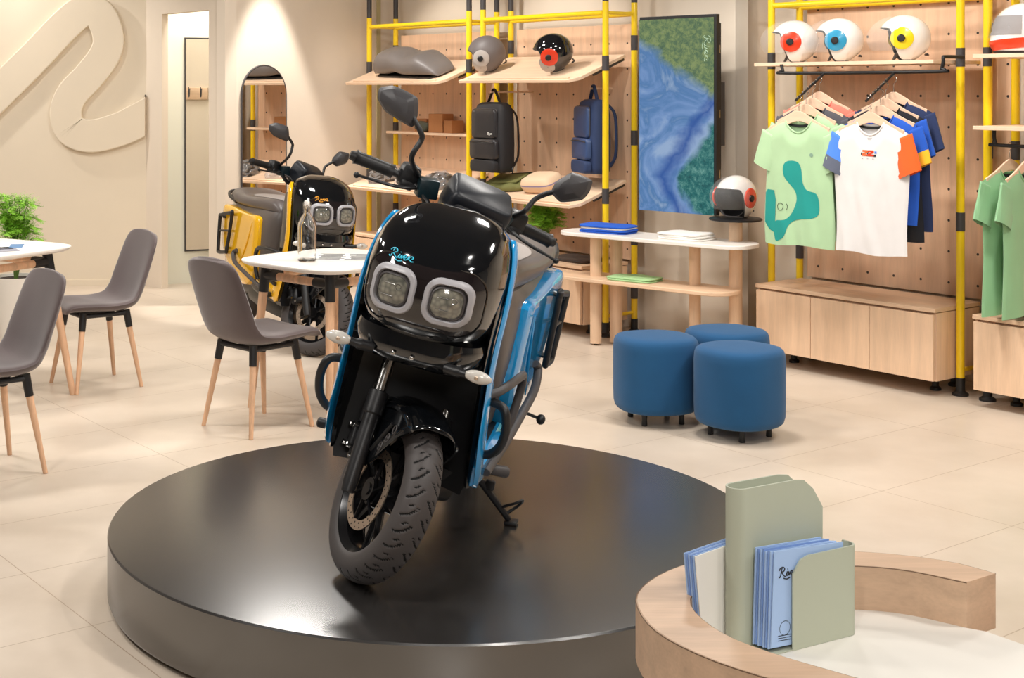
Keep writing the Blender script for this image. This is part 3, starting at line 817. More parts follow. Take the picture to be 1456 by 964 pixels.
for x, d, n in ((-1.055, DR, 'red'), (-.745, DB, 'blue'), (-.32, DY, 'yellow')):
    p = F1(x, -.035, hz)
    helmet('white open-face helmet with a %s eye disc on its side, on the straight shelf' % n, TZ(p.x, p.y, p.z, 163), m_hw, d, m_blk, g_)
helmet('white open-face helmet with a red eye disc on the round black stand', TZ(2.172, 8.345, .8648, 223), m_hw, DR, m_blk, brim=.165, half=60)
m_hg = M('helmet_matte_grey', (108, 100, 98), .5)
m_hk = M('helmet_gloss_black', (22, 22, 24), .08, coat=1)
m_chk = M('helmet_cheek_grey', (186, 178, 172), .5)
def onslope(SX, x, y, deg): return SX @ Matrix.Translation((x, y, .0115)) @ Matrix.Rotation(math.radians(deg), 4, 'Z')
helmet('matte grey open-face helmet on the upper sloped shelf', onslope(SU2, .135, .19, 218), m_hg, m_chk, m_blk, visor=False, face=m_chk)
helmet('glossy black open-face helmet with red and grey side on the sloped shelf', onslope(SU2, .855, .17, 222), m_hk, DR, m_blk, visor=False, face=m_chk)
# full-face helmet at the right edge
p = F1(.335, .03, 1.8205)
t_ = thing('motorcycle_helmet', 'white and red full-face helmet with clear visor at the right edge', 'helmet', TZ(p.x, p.y, p.z, 172))
rg = []
for i in range(23):
    f = i / 22; z = .001 + .262 * f
    k = math.sqrt(max(0, 1 - (max(0, z - .12) / .145) ** 2)) if z > .12 else 1 - .16 * ((.12 - z) / .12) ** 2
    a = .148 * k; b_ = .125 * k
    ring = []
    for q in se(a, b_, 2.15, 56):
        x, y = q
        if x > 0 and z < .12: x *= 1 + .18 * (1 - abs(z - .05) / .08 if abs(z - .05) < .08 else 0)
        ring.append((x, y, z))
    rg.append(ring)
MB().loft(rg).build('shell', m_hw, t_, smooth=60)
def ff(z, az, h=.003):
    k = math.sqrt(max(0, 1 - (max(0, z - .12) / .145) ** 2)) if z > .12 else 1 - .16 * ((.12 - z) / .12) ** 2
    c, s = math.cos(az), math.sin(az); p_ = 2.15
    x = (.148 * k + h) * math.copysign(abs(c) ** (2 / p_), c); y = (.125 * k + h) * math.copysign(abs(s) ** (2 / p_), s)
    if x > 0 and z < .12: x *= 1 + .18 * (1 - abs(z - .05) / .08 if abs(z - .05) < .08 else 0)
    return Vector((x, y, z))
MB().grid(lambda u, v: ff(.098 + .10 * v, math.radians(-74 + 148 * u), .002), 30, 8).build('eye_port', M('helmet_lining_grey', (150, 144, 142), .9), t_)
MB().grid(lambda u, v: ff(.085 + .125 * v, math.radians(-84 + 168 * u), .010), 30, 8).build('visor', M('visor_tint', (200, 200, 205), .03, alpha=.12), t_)
MB().grid(lambda u, v: ff(.015 + .052 * v + .02 * abs(2 * u - 1), math.radians(-95 + 190 * u), .0025), 40, 5).build('red_flash', DR, t_)
MB().grid(lambda u, v: ff(.004 + .012 * v, math.radians(-170 + 340 * u), .003), 50, 2).build('base_trim', m_blk, t_)
# ------------------------------------------------------------------ shirts on hangers
m_hang = wood('hanger_beech', (230, 194, 166), 'x')
m_tape = M('neck_tape_black', (30, 32, 34), .8)
def cloth(n, rgb): return M(n, rgb, .92, noise_=.05, nscale=14, bump=.12, bscale=500, sheen=.2)
C = {k: cloth('jersey_' + k, v) for k, v in dict(green=(172, 204, 160), white=(226, 222, 220), charcoal=(82, 80, 86), coral=(226, 122, 104), black=(22, 22, 30), navy=(34, 48, 88), royal=(28, 86, 190), sage=(140, 186, 140)).items()}
m_teal = M('print_teal', (22, 148, 140), .8)
def shirt(label, X, body, group, lsl=None, rsl=None, seed=0, length=.72, prints=None, marks=None):
    h = thing('clothes_hanger', 'wooden hanger of the ' + ' '.join(label.replace('t-shirt','shirt').split()[:12]), 'clothes hanger', X, 'wooden clothes hangers')
    arc = spl([(-.20, -.062, 0), (-.12, -.028, 0), (-.03, .022, 0), (0, .03, 0), (.03, .022, 0), (.12, -.028, 0), (.20, -.062, 0)], 5)
    low = spl([(.195, -.085, 0), (.11, -.058, 0), (.03, -.03, 0), (0, -.026, 0), (-.03, -.03, 0), (-.11, -.058, 0), (-.195, -.085, 0)], 5)
    MB().prism([(p.x, p.y) for p in arc] + [(p.x, p.y) for p in low], -.0055, .0055, X=R90).build('hanger_bar', m_hang, h, smooth=0, bevel=.002)
    MB().tube(spl([(0, 0, .025), (0, 0, .07), (.014, 0, .088), (.014, 0, .106), (0, 0, .117), (-.013, 0, .107)], 4), .0019, 6).build('hook', m_steel, h)
    t = thing('t_shirt', label, 't-shirt', X, group)
    rnd = random.Random(seed); ph = rnd.uniform(0, 6)
    def hwf(z): return .222 + .008 * math.sin(z * 9 + ph)
    def ztop(x, front):
        a = abs(x)
        if a < .085: return (-.022 - (.068 if front else .016) * (1 - (a / .085) ** 2) ** .8)
        return -.022 - .055 * ((a - .085) / .135) ** 1.3
    def surf(x, v, front, out=0):
        u = x / .222; zt = ztop(max(-.22, min(.22, x)), front); z = zt + (-length - zt) * v
        d = .026 * (1 - abs(u) ** 3.2) ** .6 if abs(u) < 1 else 0
        d *= min(1, .28 + v * 6) if abs(x) < .085 else min(1, (v * 9) ** .6)
        f = (.0042 * math.sin(x * 38 + ph + 1.8 * math.sin(v * 3)) * min(1, v * 1.5) + .004 * math.sin(x * 70 - v * 5 + ph) * v * math.sin(v * 7 + ph) + .004 * noise.noise(Vector((x * 9, v * 5, ph)))) * (1 - abs(u) ** 4 if abs(u) < 1 else 0) + .005 * math.sin(x * 15 + v * 3 + ph) * v
        y = (-1 if front else 1) * (d + out) + f
        return Vector((x * hwf(z) / .222, y, z + (.006 * math.sin(x * 18 + ph) * v)))
    NU, NV = 48, 36
    m = MB()
    m.grid(lambda u, v: surf((-1 + 2 * u) * .222, v, True), NU, NV)
    m.grid(lambda u, v: surf((-1 + 2 * u) * .222, v, False), NU, NV)
    m.build('body', body, t, smooth=180)
    for s, sm in ((-1, lsl or body), (1, rsl or body)):
        rings = []; n = 24; K = 14; mi = []
        a, b_ = Vector((s * .168, 0, -.135)), Vector((s * .236, -.004, -.290)); dr = (b_ - a).normalized(); pe = Vector((dr.z, 0, -dr.x)) * s
        for k in range(K + 1):
            f = k / K; c = a.lerp(b_, f); hw = .082 - .012 * f; th = .014 + .010 * f
            sh = Vector((0, 0, .028 * (1 - f))) 
            rings.append([c + sh + pe * hw * math.cos(2 * PI * j / n) + Vector((0, 1, 0)) * (th * math.sin(2 * PI * j / n) + .003 * math.sin(3 * j + ph + f * 4)) for j in range(n)])
        mb = MB(); ms = sm if isinstance(sm, (list, tuple)) else [sm]
        mb.loft(rings, caps='a')
        if len(ms) > 1:
            for fi in range(K * n):
                k = fi // n; j = fi % n
                mb.mi[fi] = 1 if (k > K * .62 and j in range(3, 22)) else (2 if (len(ms) > 2 and (j < 4 or j > 20) and k < K * .8) else 0)
        mb.build('sleeve', ms, t, smooth=180)
    m = MB(); pts = [surf(-.085 + .17 * i / 16, 0, True, .002) for i in range(17)]
    m.tube(pts, .0055, 6)
    m.tube([surf(-.085 + .17 * i / 16, 0, False, .002) for i in range(17)], .0055, 6)
    m.build('collar', body, t)
    MB().grid(lambda u, v: surf(-.075 + .15 * u, .012 + .02 * v, False, -.004), 12, 2).build('neck_tape', m_tape, t)
    if marks:
        m = MB()
        for lp, cl_ in marks:
            m.tube([surf(x, (z - ztop(x, True)) / (-length - ztop(x, True)), True, .0022) for x, z in lp], .0011, 5, closed=cl_)
        m.build('line_mark', m_ink, t)
    if prints:
        for mat, poly, nm in prints:
            def fn(x, z):
                zt = ztop(x, True); return surf(x, (z - zt) / (-length - zt), True, .0016)
            MB().patch(poly, fn, .018).build(nm, mat, t, smooth=60)
    return t
def gp(l): return [((1080 + a / 4.192 - 1143) / 205, -(140 + b / 4.192 - 165) * .00385 - .012) for a, b in l]
blob1 = gp([(p.x, p.y) for p in spl([(a, b, 0) for a, b in [(186, 405), (200, 370), (235, 360), (275, 372), (294, 415), (302, 485), (325, 535), (375, 552), (388, 600), (383, 672), (345, 706), (262, 722), (222, 752), (200, 815), (165, 845), (142, 842), (140, 735), (200, 720), (238, 680), (262, 610), (256, 552), (222, 500), (192, 455)]], 3, True)])
blob2 = gp([(78, 565), (92, 542), (133, 544), (146, 600), (144, 722), (138, 802), (104, 784), (80, 745)])
ring_ = gp([(175 + 16 * math.cos(a), 640 + 22 * math.sin(a)) for a in [i * PI / 8 for i in range(16)]])
AY = lambda s: 1.732 - .6 * (-.215 - s)
def hangX(x, s, deg=0): return frame(F1O, x, s, AY(s) - .108) @ Matrix.Rotation(math.radians(deg), 4, 'Z')
g1, g2 = 't-shirts on the left rail arm', 't-shirts on the right rail arm'
shirt('pale green t-shirt with a teal wavy print, front of the left rail arm', hangX(-.70, -.445, 2), C['green'], g1, prints=[(m_teal, blob1, 'teal_print'), (m_teal, blob2, 'teal_print'), (M('print_grey', (130, 160, 140), .8), gp([(350 + 10 * math.cos(a), 322 + 12 * math.sin(a)) for a in [i * PI / 4 for i in range(8)]]), 'chest_mark')], marks=[(ring_, True), (gp([(207, 622), (213, 634), (213, 648), (207, 660)]), False)], seed=1)
shirt('plain pale green t-shirt directly behind the teal-print one', hangX(-.70, -.382, -1), C['green'], g1, seed=2)
shirt('charcoal t-shirt third on the left rail arm', hangX(-.70, -.322, 1), C['charcoal'], g1, seed=3, length=.70)
shirt('coral t-shirt at the back of the left rail arm', hangX(-.70, -.264, 0), C['coral'], g1, seed=4, length=.62)
sb, sg, so, sy = cloth('sleeve_blue', (74, 132, 224)), cloth('sleeve_grey', (92, 98, 116)), cloth('sleeve_orange', (244, 96, 28)), cloth('sleeve_yellow', (250, 186, 40))
mk_ = []
def sq(x, z, w, h): return [(x - w / 2, z - h / 2), (x + w / 2, z - h / 2), (x + w / 2, z + h / 2), (x - w / 2, z + h / 2)]
def zig(x, z, s): return [(x - s, z + s), (x + s, z + s), (x + s, z + .2 * s), (x - .2 * s, z - .4 * s), (x + s, z - .4 * s), (x + s, z - s), (x - s, z - s), (x - s, z - .2 * s), (x + .2 * s, z + .4 * s), (x - s, z + .4 * s)]
shirt('white t-shirt with one blue and one orange sleeve, front of the right rail arm', hangX(-.24, -.445, 0), C['white'], g2, lsl=[sb, sg, sy], rsl=[so, so, sy], seed=5,
      prints=[(so, zig(-.015, -.185, .016), 'chest_logo'), (DR, zig(.018, -.185, .016), 'chest_logo'), (m_ink, sq(.0, -.186, .008, .03), 'chest_logo'), (sb, sq(.044, -.180, .012, .012), 'chest_logo'), (m_ink, sq(-.036, -.19, .008, .014), 'chest_logo'), (m_ink, sq(.04, -.197, .012, .01), 'chest_logo')]
      + [(m_paper if 0 else M('print_pale', (180, 175, 180), .8), sq(-.03 + .03 * i, -.214, .008, .005), 'chest_text') for i in range(3)] + [(M('print_pale2', (190, 186, 188), .8), sq(0, -.105 - .008 * i, .03 - .006 * i, .003), 'neck_print') for i in range(3)])
shirt('royal blue t-shirt second on the right rail arm', hangX(-.225, -.382, 1), C['royal'], g2, lsl=C['green'], rsl=[C['royal'], sy], seed=6, length=.60)
shirt('black t-shirt third on the right rail arm', hangX(-.235, -.322, -1), C['black'], g2, rsl=C['royal'], seed=7)
shirt('navy t-shirt at the back of the right rail arm', hangX(-.225, -.264, 0), C['navy'], g2, seed=8, length=.70)
g3 = 'green shirts on the right edge rail'
for i, (x, n) in enumerate(((.335, 'sage green shirt seen edge-on, left one at the right picture edge'), (.425, 'sage green shirt seen edge-on, cut by the right picture edge'))):
    shirt(n, frame(F1O, x, -.1, 1.36 - .108) @ Matrix.Rotation(math.radians(86 + 5 * i), 4, 'Z'), C['sage'], g3, seed=11 + i, length=.755)
# ------------------------------------------------------------------ backpacks
def backpack(label, X, fab, shiny, group='hanging backpacks', logo=True, pouch=False):
    t = thing('backpack', label, 'backpack', X, group); W, D, H = .37, .155, .50
    rings = []
    for z, k, kd in ((0, .86, .8), (.01, .95, .93), (.04, 1, 1), (.2, 1.02, 1.03), (.36, 1.0, 1), (.44, .95, .93), (.48, .85, .75), (.497, .66, .45), (.50, .35, .2)):
        rings.append([(q[0], q[1], z) for q in se(W / 2 * k, D / 2 * kd, 4, 48)])
    MB().loft(rings).build('main_body', fab, t, smooth=50)
    def pk(x, z, w, h, d, m, nm, y0=-.072):
        poly = rrect(w, h, .03, 5)
        rg = []
        for yy, k in ((0, 1.0), (d * .6, 1.0), (d * .9, .965), (d, .9), (d * 1.02, .4)):
            rg.append([(x + a * k, y0 - yy, z + b_ * k) for a, b_ in poly])
        return MB().loft(rg).build(nm, m, t, smooth=45)
    u = pk(-.005, .345, .30, .21, .022, shiny, 'upper_pocket')
    l = pk(0, .165, .33, .145, .034, shiny, 'lower_pocket')
    MB().tube([(a - .005, -.0735, .345 + b_) for a, b_ in rrect(.303, .213, .03, 5)], .003, 6, closed=True).build('zip', m_blk2, u)
    MB().tube(spl([(-.15, -.110, .215), (0, -.111, .222), (.15, -.110, .215)], 5), .003, 6).build('zip', m_blk2, l)
    pk(.01, .045, .31, .085, .045, fab, 'bottom_pouch')
    MB().tube(spl([(-.075, 0, .49), (-.035, 0, .545), (-.01, 0, .588), (.012, 0, .59), (.05, 0, .54), (.085, 0, .485)], 5), .013, 8, flat=.35).build('grab_handle', m_blk if logo else fab, t)
    for s in (-1, 1):
        MB().tube(spl([(s * .09, .065, .47), (s * .13, .105, .40), (s * .15, .11, .25), (s * .16, .10, .12), (s * .165, .06, .05)], 5), .02, 8, flat=.35).build('shoulder_strap', fab, t)
        MB().tube(spl([(s * .165, .06, .06), (s * .19, .03, .03), (s * .192, .03, -.0)], 4), .006, 6, flat=.4).build('strap_end', m_blk, t)
    MB().tube([(.02, -.09, .38), (.02, -.09, .33)], .0035, 6).build('zip_pull', m_blk2, t).location = (-.115, 0, .04)
    if logo: script_mb(MB(), lambda a, b_: Vector((.062 + a, -.0965, .268 + b_)), .058, .0012).build('lettering', m_paper, t)
    return t
m_fb, m_fs = M('nylon_black', (34, 32, 34), .75, bump=.3, bscale=250), M('coated_black', (44, 42, 44), .32, noise_=.1, nscale=9)
m_nb, m_ns = M('nylon_navy', (36, 54, 92), .75, bump=.3, bscale=250), M('coated_navy', (52, 74, 116), .4, noise_=.1, nscale=9)
bz = 1.045
XB = frame(F2O, -1.02, -.10, bz) @ Matrix.Rotation(math.radians(-6), 4, 'Z')
backpack('black backpack hanging in front of the yellow posts', XB, m_fb, m_fs)
XN = frame(F2O, -.215, .10, 1.07) @ Matrix.Rotation(math.radians(-26), 4, 'Z')
backpack('navy blue backpack hanging behind the yellow post left of the screen', XN, m_nb, m_ns, logo=False)
for (x, y0, z, n) in ((-1.02, -.13, 1.617, 'pale wooden peg rod holding the black backpack'), (-.215, .07, 1.642, 'pale wooden peg rod holding the navy backpack')):
    o = MB().tube([(0, 0, 0), (0, .30 - .01 - y0 - .012, 0)], .0075, 10).build('peg_rod', m_shelf, None)
    at(o, frame(F2O, x, y0, z)); tag(o, n, 'hook', 'peg rods')
# olive bag lying on the lower shelf, folded cap box, foil parcels
m_ol = M('olive_nylon', (112, 112, 62), .8, bump=.3, bscale=200, noise_=.15, nscale=10)
X = SL2 @ Matrix.Translation((.31, .25, .002)) @ Matrix.Rotation(math.radians(14), 4, 'Z')
t_ = thing('olive_bag', 'flat olive green bag lying on the lower sloped shelf below the black backpack', 'bag', X)
rg = []
for z, k in ((0, .9), (.006, .98), (.02, 1), (.038, .97), (.046, .86), (.049, .5)):
    rg.append([(a * k, b_ * k, z + .006 * math.sin(a * 25) * (z > .02)) for a, b_ in se(.21, .15, 4.5, 44)])
MB().loft(rg).build('main_body', m_ol, t_, smooth=55)
MB().box((0, -.02, .054), (.22, .16, .014), bev=.007).build('pocket', m_ol, t_)
MB().tube(spl([(.19, -.05, .04), (.25, -.03, .05), (.25, .04, .05), (.19, .06, .04)], 4), .010, 8, flat=.4).build('strap', m_ol, t_)
MB().tube(spl([(-.15, .1, .050), (0, .11, .052), (.15, .1, .050)], 4), .003, 6).build('zip', m_blk, t_)
m_bei = M('beige_carton', (226, 196, 164), .7)
t_ = thing('soft_case', 'beige zipped case on the lower sloped shelf right of the olive bag', 'case', SL2 @ Matrix.Translation((.66, .22, .012)) @ Matrix.Rotation(math.radians(8), 4, 'Z'))
MB().loft([[(a * k, b_ * k, z) for a, b_ in se(.14, .105, 4, 40)] for z, k in ((0, .84), (.006, .9), (.04, .99), (.044, 1))]).build('base', m_bei, t_, smooth=50)
MB().loft([[(a * k, b_ * k, z) for a, b_ in se(.14, .105, 4, 40)] for z, k in ((.054, 1), (.06, .98), (.085, .9), (.098, .7), (.10, .3))]).build('lid', m_bei, t_, smooth=50)
MB().loft([[(a * .99, b_ * .99, z) for a, b_ in se(.14, .105, 4, 40)] for z in (.044, .054)]).build('zip', M('lilac_zip', (150, 140, 176), .6), t_, smooth=50)
m_foil = M('crumpled_plastic', (225, 225, 228), .12, metal=.3, coat=.8, alpha=.30)
m_dark = M('dark_contents', (62, 52, 42), .6, noise_=.4, nscale=40)
def parcel(label, X, a, b_, h, seed, dark=True):
    t = thing('foil_parcel', label, 'parcel', X, 'plastic wrapped parcels')
    def bump(k, A, sd):
        rg = []
        for i in range(13):
            f = i / 12; z = h * math.sin(f * PI / 2) * k; w = math.cos(f * PI / 2) ** .6 + .02
            ring = []
            for q in se(a * w * k, b_ * w * k, 3, 48):
                n_ = noise.noise(Vector((q[0] * 32, q[1] * 32, z * 40 + sd))); n2 = noise.noise(Vector((q[0] * 80, q[1] * 80, z * 90 + sd)))
                d = 1 + A * n_ + A * .5 * n2
                ring.append((q[0] * d, q[1] * d, .001 + max(0, z * (1 + A * 1.6 * n_))))
            rg.append(ring)
        return MB().loft(rg)
    bump(1, .16, seed).build('wrapper', m_foil, t, smooth=25)
    if dark: bump(.96, .10, seed + 5).build('contents', m_dark, t, smooth=40)
parcel('plastic wrapped dark parcel at the right end of the left lower shelf', SL1 @ TZ(1.02, .17, .003, 10), .13, .09, .10, 1)
parcel('clear crumpled plastic parcel in the middle of the left lower shelf', SL1 @ TZ(.64, .14, .003, -8), .11, .08, .06, 7, False)
parcel('plastic wrapped dark parcel at the left end of the left lower shelf', SL1 @ TZ(.28, .2, .003, 25), .14, .09, .10, 13)
# scooter seat on the upper left shelf
m_vinyl = M('grey_vinyl', (118, 110, 106), .42, bump=.15, bscale=350)
X = SU1 @ TZ(.66, .20, .0, -4)
t_ = thing('scooter_seat', 'long grey vinyl scooter seat lying on the upper left sloped shelf', 'seat', X)
rg = []
for i in range(27):
    f = i / 26; x = -.44 + .88 * f
    tp = (.20 - .03 * math.exp(-((f - .5) / .2) ** 2) - .04 * f)
    e = min(1, (f * 6 + .02) ** .5, ((1 - f) * 4 + .01) ** .55)
    lift = .012 + .04 * math.exp(-((f - .3) / .09) ** 2) * 0 + .02 * math.exp(-((f - .38) / .1) ** 2)
    hh_ = tp * e; w = .14 * (.55 + .45 * e)
    rg.append([(x, q[0], lift + hh_ * .5 + q[1]) for q in se(w, hh_ * .5, 2.8, 32)])
MB().loft(rg).build('cushion', m_vinyl, t_, smooth=70)
MB().prism(rrect(.80, .22, .05, 5), .0005, .014).build('base_plate', m_blk, t_, smooth=30)
# little boxes on the narrow shelf
m_card = M('brown_cardboard', (176, 120, 74), .8, noise_=.08, nscale=15)
def cbox(label, x, y, w, d, h, deg=0, mat=None):
    t = thing('cardboard_box', label, 'box', frame(F2O, x, y, 1.2955) @ Matrix.Rotation(math.radians(deg), 4, 'Z'), 'boxes on the narrow shelf')
    MB().box((0, 0, h / 2), (w, d, h), bev=.002).build('carton', mat or m_card, t, smooth=0)
    MB().box((0, -.0, h + .001), (w * .96, d * .96, .002)).build('flap', mat or m_card, t, smooth=0)
cbox('tallest brown cardboard box on the narrow pegboard shelf', -2.0, .19, .16, .12, .145, 5)
cbox('long low brown box at the left end of the narrow shelf group', -2.24, .22, .16, .10, .10, 0)
cbox('small brown box right of the tallest box on the narrow shelf', -1.84, .19, .12, .11, .095, -8)
t_ = thing('side_pouch', 'dark green slanted pouch leaning before the brown boxes on the narrow shelf', 'pouch', frame(F2O, -2.18, .125, 1.2955))
MB(Matrix.Rotation(math.radians(10), 4, 'Y')).loft([[(a * k + z * .5, b_ * k, z + .018) for a, b_ in se(.075, .03, 3, 28)] for z, k in ((0, .9), (.01, 1), (.05, .95), (.07, .7))]).build('body', M('dark_olive', (70, 74, 60), .5), t_, smooth=50)
t_ = thing('folded_jacket', 'dark flat folded garment lying on the cabinet right of the fern', 'garment', frame(F2O, -.25, .0, .4757))
MB().loft([[(a * k, b_ * k, z + .004 * math.sin(a * 30) * (z > .01)) for a, b_ in se(.15, .12, 4, 36)] for z, k in ((0, .95), (.008, 1), (.025, .98), (.034, .8), (.035, .3))]).build('fabric', M('umber_cloth', (74, 60, 52), .9), t_, smooth=50)
MB().tube([(-.14, -.119, .014), (.14, -.119, .014)], .0025, 6).build('seam', m_blk, t_)
# ------------------------------------------------------------------ reception desk with leaflet holder
out = [(.500, 2.105), (.448, 2.20), (.436, 2.30), (.452, 2.38), (.509, 2.465), (.590, 2.53), (.72, 2.575), (.84, 2.588), (.95, 2.572), (1.05, 2.528), (1.106, 2.466)]
inn = [(.576, 2.155), (.540, 2.225), (.527, 2.30), (.540, 2.36), (.588, 2.42), (.66, 2.468), (.76, 2.50), (.86, 2.507), (.95, 2.485), (1.035, 2.421)]
fo_ = [(3.2, .9), (2.2, 1.25), (1.5, 1.52), (1.05, 1.735), (.72, 1.92), (.58, 2.025)]
fi_ = [(3.2, 1.0), (2.2, 1.35), (1.55, 1.62), (1.12, 1.80), (.80, 1.965), (.66, 2.07)]
def cr(l): return [(p.x, p.y) for p in spl([(a, b_, 0) for a, b_ in l], 6)]
oo, ii = cr(fo_ + out), cr(fi_ + inn)
ZR = .78
t_ = thing('reception_desk', 'curved oak reception counter with a white inset top, lower right corner', 'counter', (0, 0, 0))
rgs = [[(x, y, ZR - .098) for x, y in oo + ii[::-1]], [(x, y, ZR) for x, y in oo + ii[::-1]]]
mb = MB()
# ring as quads between outer and inner line
n = min(len(oo), len(ii))
def resamp(l, n):
    d = [0]
    for i in range(1, len(l)): d.append(d[-1] + math.dist(l[i], l[i - 1]))
    o = []
    for k in range(n):
        s = d[-1] * k / (n - 1); j = 0
        while j < len(d) - 2 and d[j + 1] < s: j += 1
        f = (s - d[j]) / max(1e-9, d[j + 1] - d[j]); o.append((l[j][0] * (1 - f) + l[j + 1][0] * f, l[j][1] * (1 - f) + l[j + 1][1] * f))
    return o
oo2 = resamp(oo, 120); ii2 = resamp(ii, 120)
rgs = []
for (a, b_), (c_, d_) in zip(oo2, ii2):
    rgs.append([(a, b_, ZR - .098), (a, b_, ZR - .002), (a * .98 + c_ * .02, b_ * .98 + d_ * .02, ZR), (c_ * .98 + a * .02, d_ * .98 + b_ * .02, ZR), (c_, d_, ZR - .002), (c_, d_, ZR - .098)])
MB().loft(rgs).build('rim', m_desk, t_, smooth=30)
m_seam = M('edge_seam', (110, 84, 62), .6)
for l_ in (oo2, ii2): MB().tube([(x, y, ZR - .0012) for x, y in l_], .0009, 6).build('edge_seam', m_seam, t_)
inner = ii2 + [(1.062, 2.405), (1.103, 2.345), (1.3, 2.12), (1.7, 1.85), (2.4, 1.55), (3.2, 1.3)]
MB().prism(inner, ZR - .105, ZR - .080).build('inset_top', M('desk_white', (226, 222, 214), .45), t_, smooth=0)
sh = lambda l, k: [(x * (1 - k) + 1.0 * k, y * (1 - k) + 2.0 * k) for x, y in l]
base = [(.62, 2.1), (.60, 2.3), (.72, 2.42), (.9, 2.43), (1.0, 2.38), (1.2, 2.1), (1.7, 1.78), (2.4, 1.5), (2.2, 1.45), (1.5, 1.7), (1.0, 1.9)]
MB().prism(base, 0, ZR - .105).build('pedestal', m_wz, t_, smooth=0)
# document holder: one sheet bent twice
m_sage = M('sage_metal', (178, 183, 164), .5)
hd = Vector((.130, .070)).normalized(); ha = math.atan2(hd.y, hd.x)
X = Matrix.Translation((.70, 2.322, ZR - .0795)) @ Matrix.Rotation(ha, 4, 'Z')
t_ = thing('leaflet_holder', 'sage green bent-sheet leaflet holder standing on the curved counter', 'leaflet holder', X)
# local x along the front pocket, y away from us
def wall(pts, hf, nm, mat=m_sage, th=.0016):
    n = len(pts); r1 = []; 
    for i, p in enumerate(pts):
        a = Vector(pts[max(i - 1, 0)]); b_ = Vector(pts[min(i + 1, n - 1)]); d = (b_ - a).normalized(); nn = Vector((-d.y, d.x)) * th
        h = hf(i / (n - 1), p)
        r1.append([(p[0] - nn.x, p[1] - nn.y, 0), (p[0] - nn.x, p[1] - nn.y, h), (p[0] + nn.x, p[1] + nn.y, h), (p[0] + nn.x, p[1] + nn.y, 0)])
    return MB().loft(r1).build(nm, mat, t_, smooth=40)
def lineseg(a, b_, n=8): return [(a[0] + (b_[0] - a[0]) * i / n, a[1] + (b_[1] - a[1]) * i / n) for i in range(n + 1)]
# front pocket (low) bending at the right end
xr_ = .150
fp = lineseg((.0, .0), (xr_ - .012, 0)) + [(xr_ - .012 + .014 * math.sin(a), .014 - .014 * math.cos(a)) for a in [PI / 8 * k for k in range(1, 8)]] + [(xr_ + .002, .016), (xr_ - .001, .03)]
def hfp(s, p):
    x = p[0]; return .155 - (.026 * (1 - x / .03) ** 2 if x < .03 else 0)
wall(fp, hfp, 'front_pocket')
# tall folded sheet
R2_ = .019; yb = .048
lx = -.078
bp = lineseg((.118, yb), (lx + R2_, yb)) + [(lx + R2_ - R2_ * math.sin(a), yb + R2_ - R2_ * math.cos(a)) for a in [PI / 10 * k for k in range(1, 10)]] + lineseg((lx + R2_, yb + 2 * R2_), (.118, yb + 2 * R2_))
def hbp(s, p):
    x = p[0]; return .268 - (.0 if x < .06 else .055 * ((x - .06) / .058) ** 2)
wall(bp, hbp, 'tall_sleeve')
MB().box((.04, .045, .001), (.20, .09, .0018)).build('base_plate', m_sage, t_, smooth=0)
LX = X
def leaf(label, lx_, ly_, w, h, lean, roll, mat, text=False, grp='blue leaflets in the holder'):
    Xl = LX @ Matrix.Translation((lx_, ly_, .0025 + max(0, roll) * w)) @ Matrix.Rotation(lean, 4, 'X') @ Matrix.Rotation(roll, 4, 'Y')
    t = thing('leaflet', label, 'leaflet', Xl, grp)
    MB().box((w / 2, 0, h / 2), (w, .0022, h)).build('sheet', mat, t, smooth=0)
    if text:
        script_mb(MB(), lambda a, b_: Vector((.012 + a, -.0016, h - .045 + b_ * 1.2)), .045, .0009).build('lettering', m_ink, t)
        m = MB(); m.tube([(.03 + .012 * math.cos(k * PI / 8), -.0014, .03 + .012 * math.sin(k * PI / 8)) for k in range(16)], .0004, 5, closed=True)
        for k in range(3): m.box((.03, -.0014, .01 + .004 * k), (.03, .0006, .0008))
        m.build('small_print', m_ink, t, smooth=0)
        mm = MB()
        for k in range(2): mm.box((w - .03, -.0014, h - .012 - .006 * k), (.03, .0006, .0022))
        mm.build('heading', m_ink, t, smooth=0)
    return t
bl = [M('leaflet_paper', (164, 192, 232), .7), M('leaflet_paper_b', (128, 160, 216), .7)]
leaf('front blue leaflet with dark script lettering behind the sage front pocket', -.044, .0060, .160, .160, 0, .05, bl[0], True)
G = 'blue leaflets packed behind the front one in the front pocket'
for k in range(7):
    leaf('one of the blue leaflets packed behind the front one in the front pocket', -.046 - .0012 * k, .0100 + .0046 * k, .152, .162 - .001 * (k % 3), 0, .035 + .006 * (k % 2), bl[k % 2], grp=G)
G = 'blue leaflets standing behind the tall sleeve'
for k in range(6):
    leaf('one of the blue leaflets standing behind the tall sleeve, showing on its left', -.115 - .001 * k, .0925 + .0044 * k, .15, .150, 0, -.11, bl[(k + 1) % 2] if k else m_paper, grp=G)
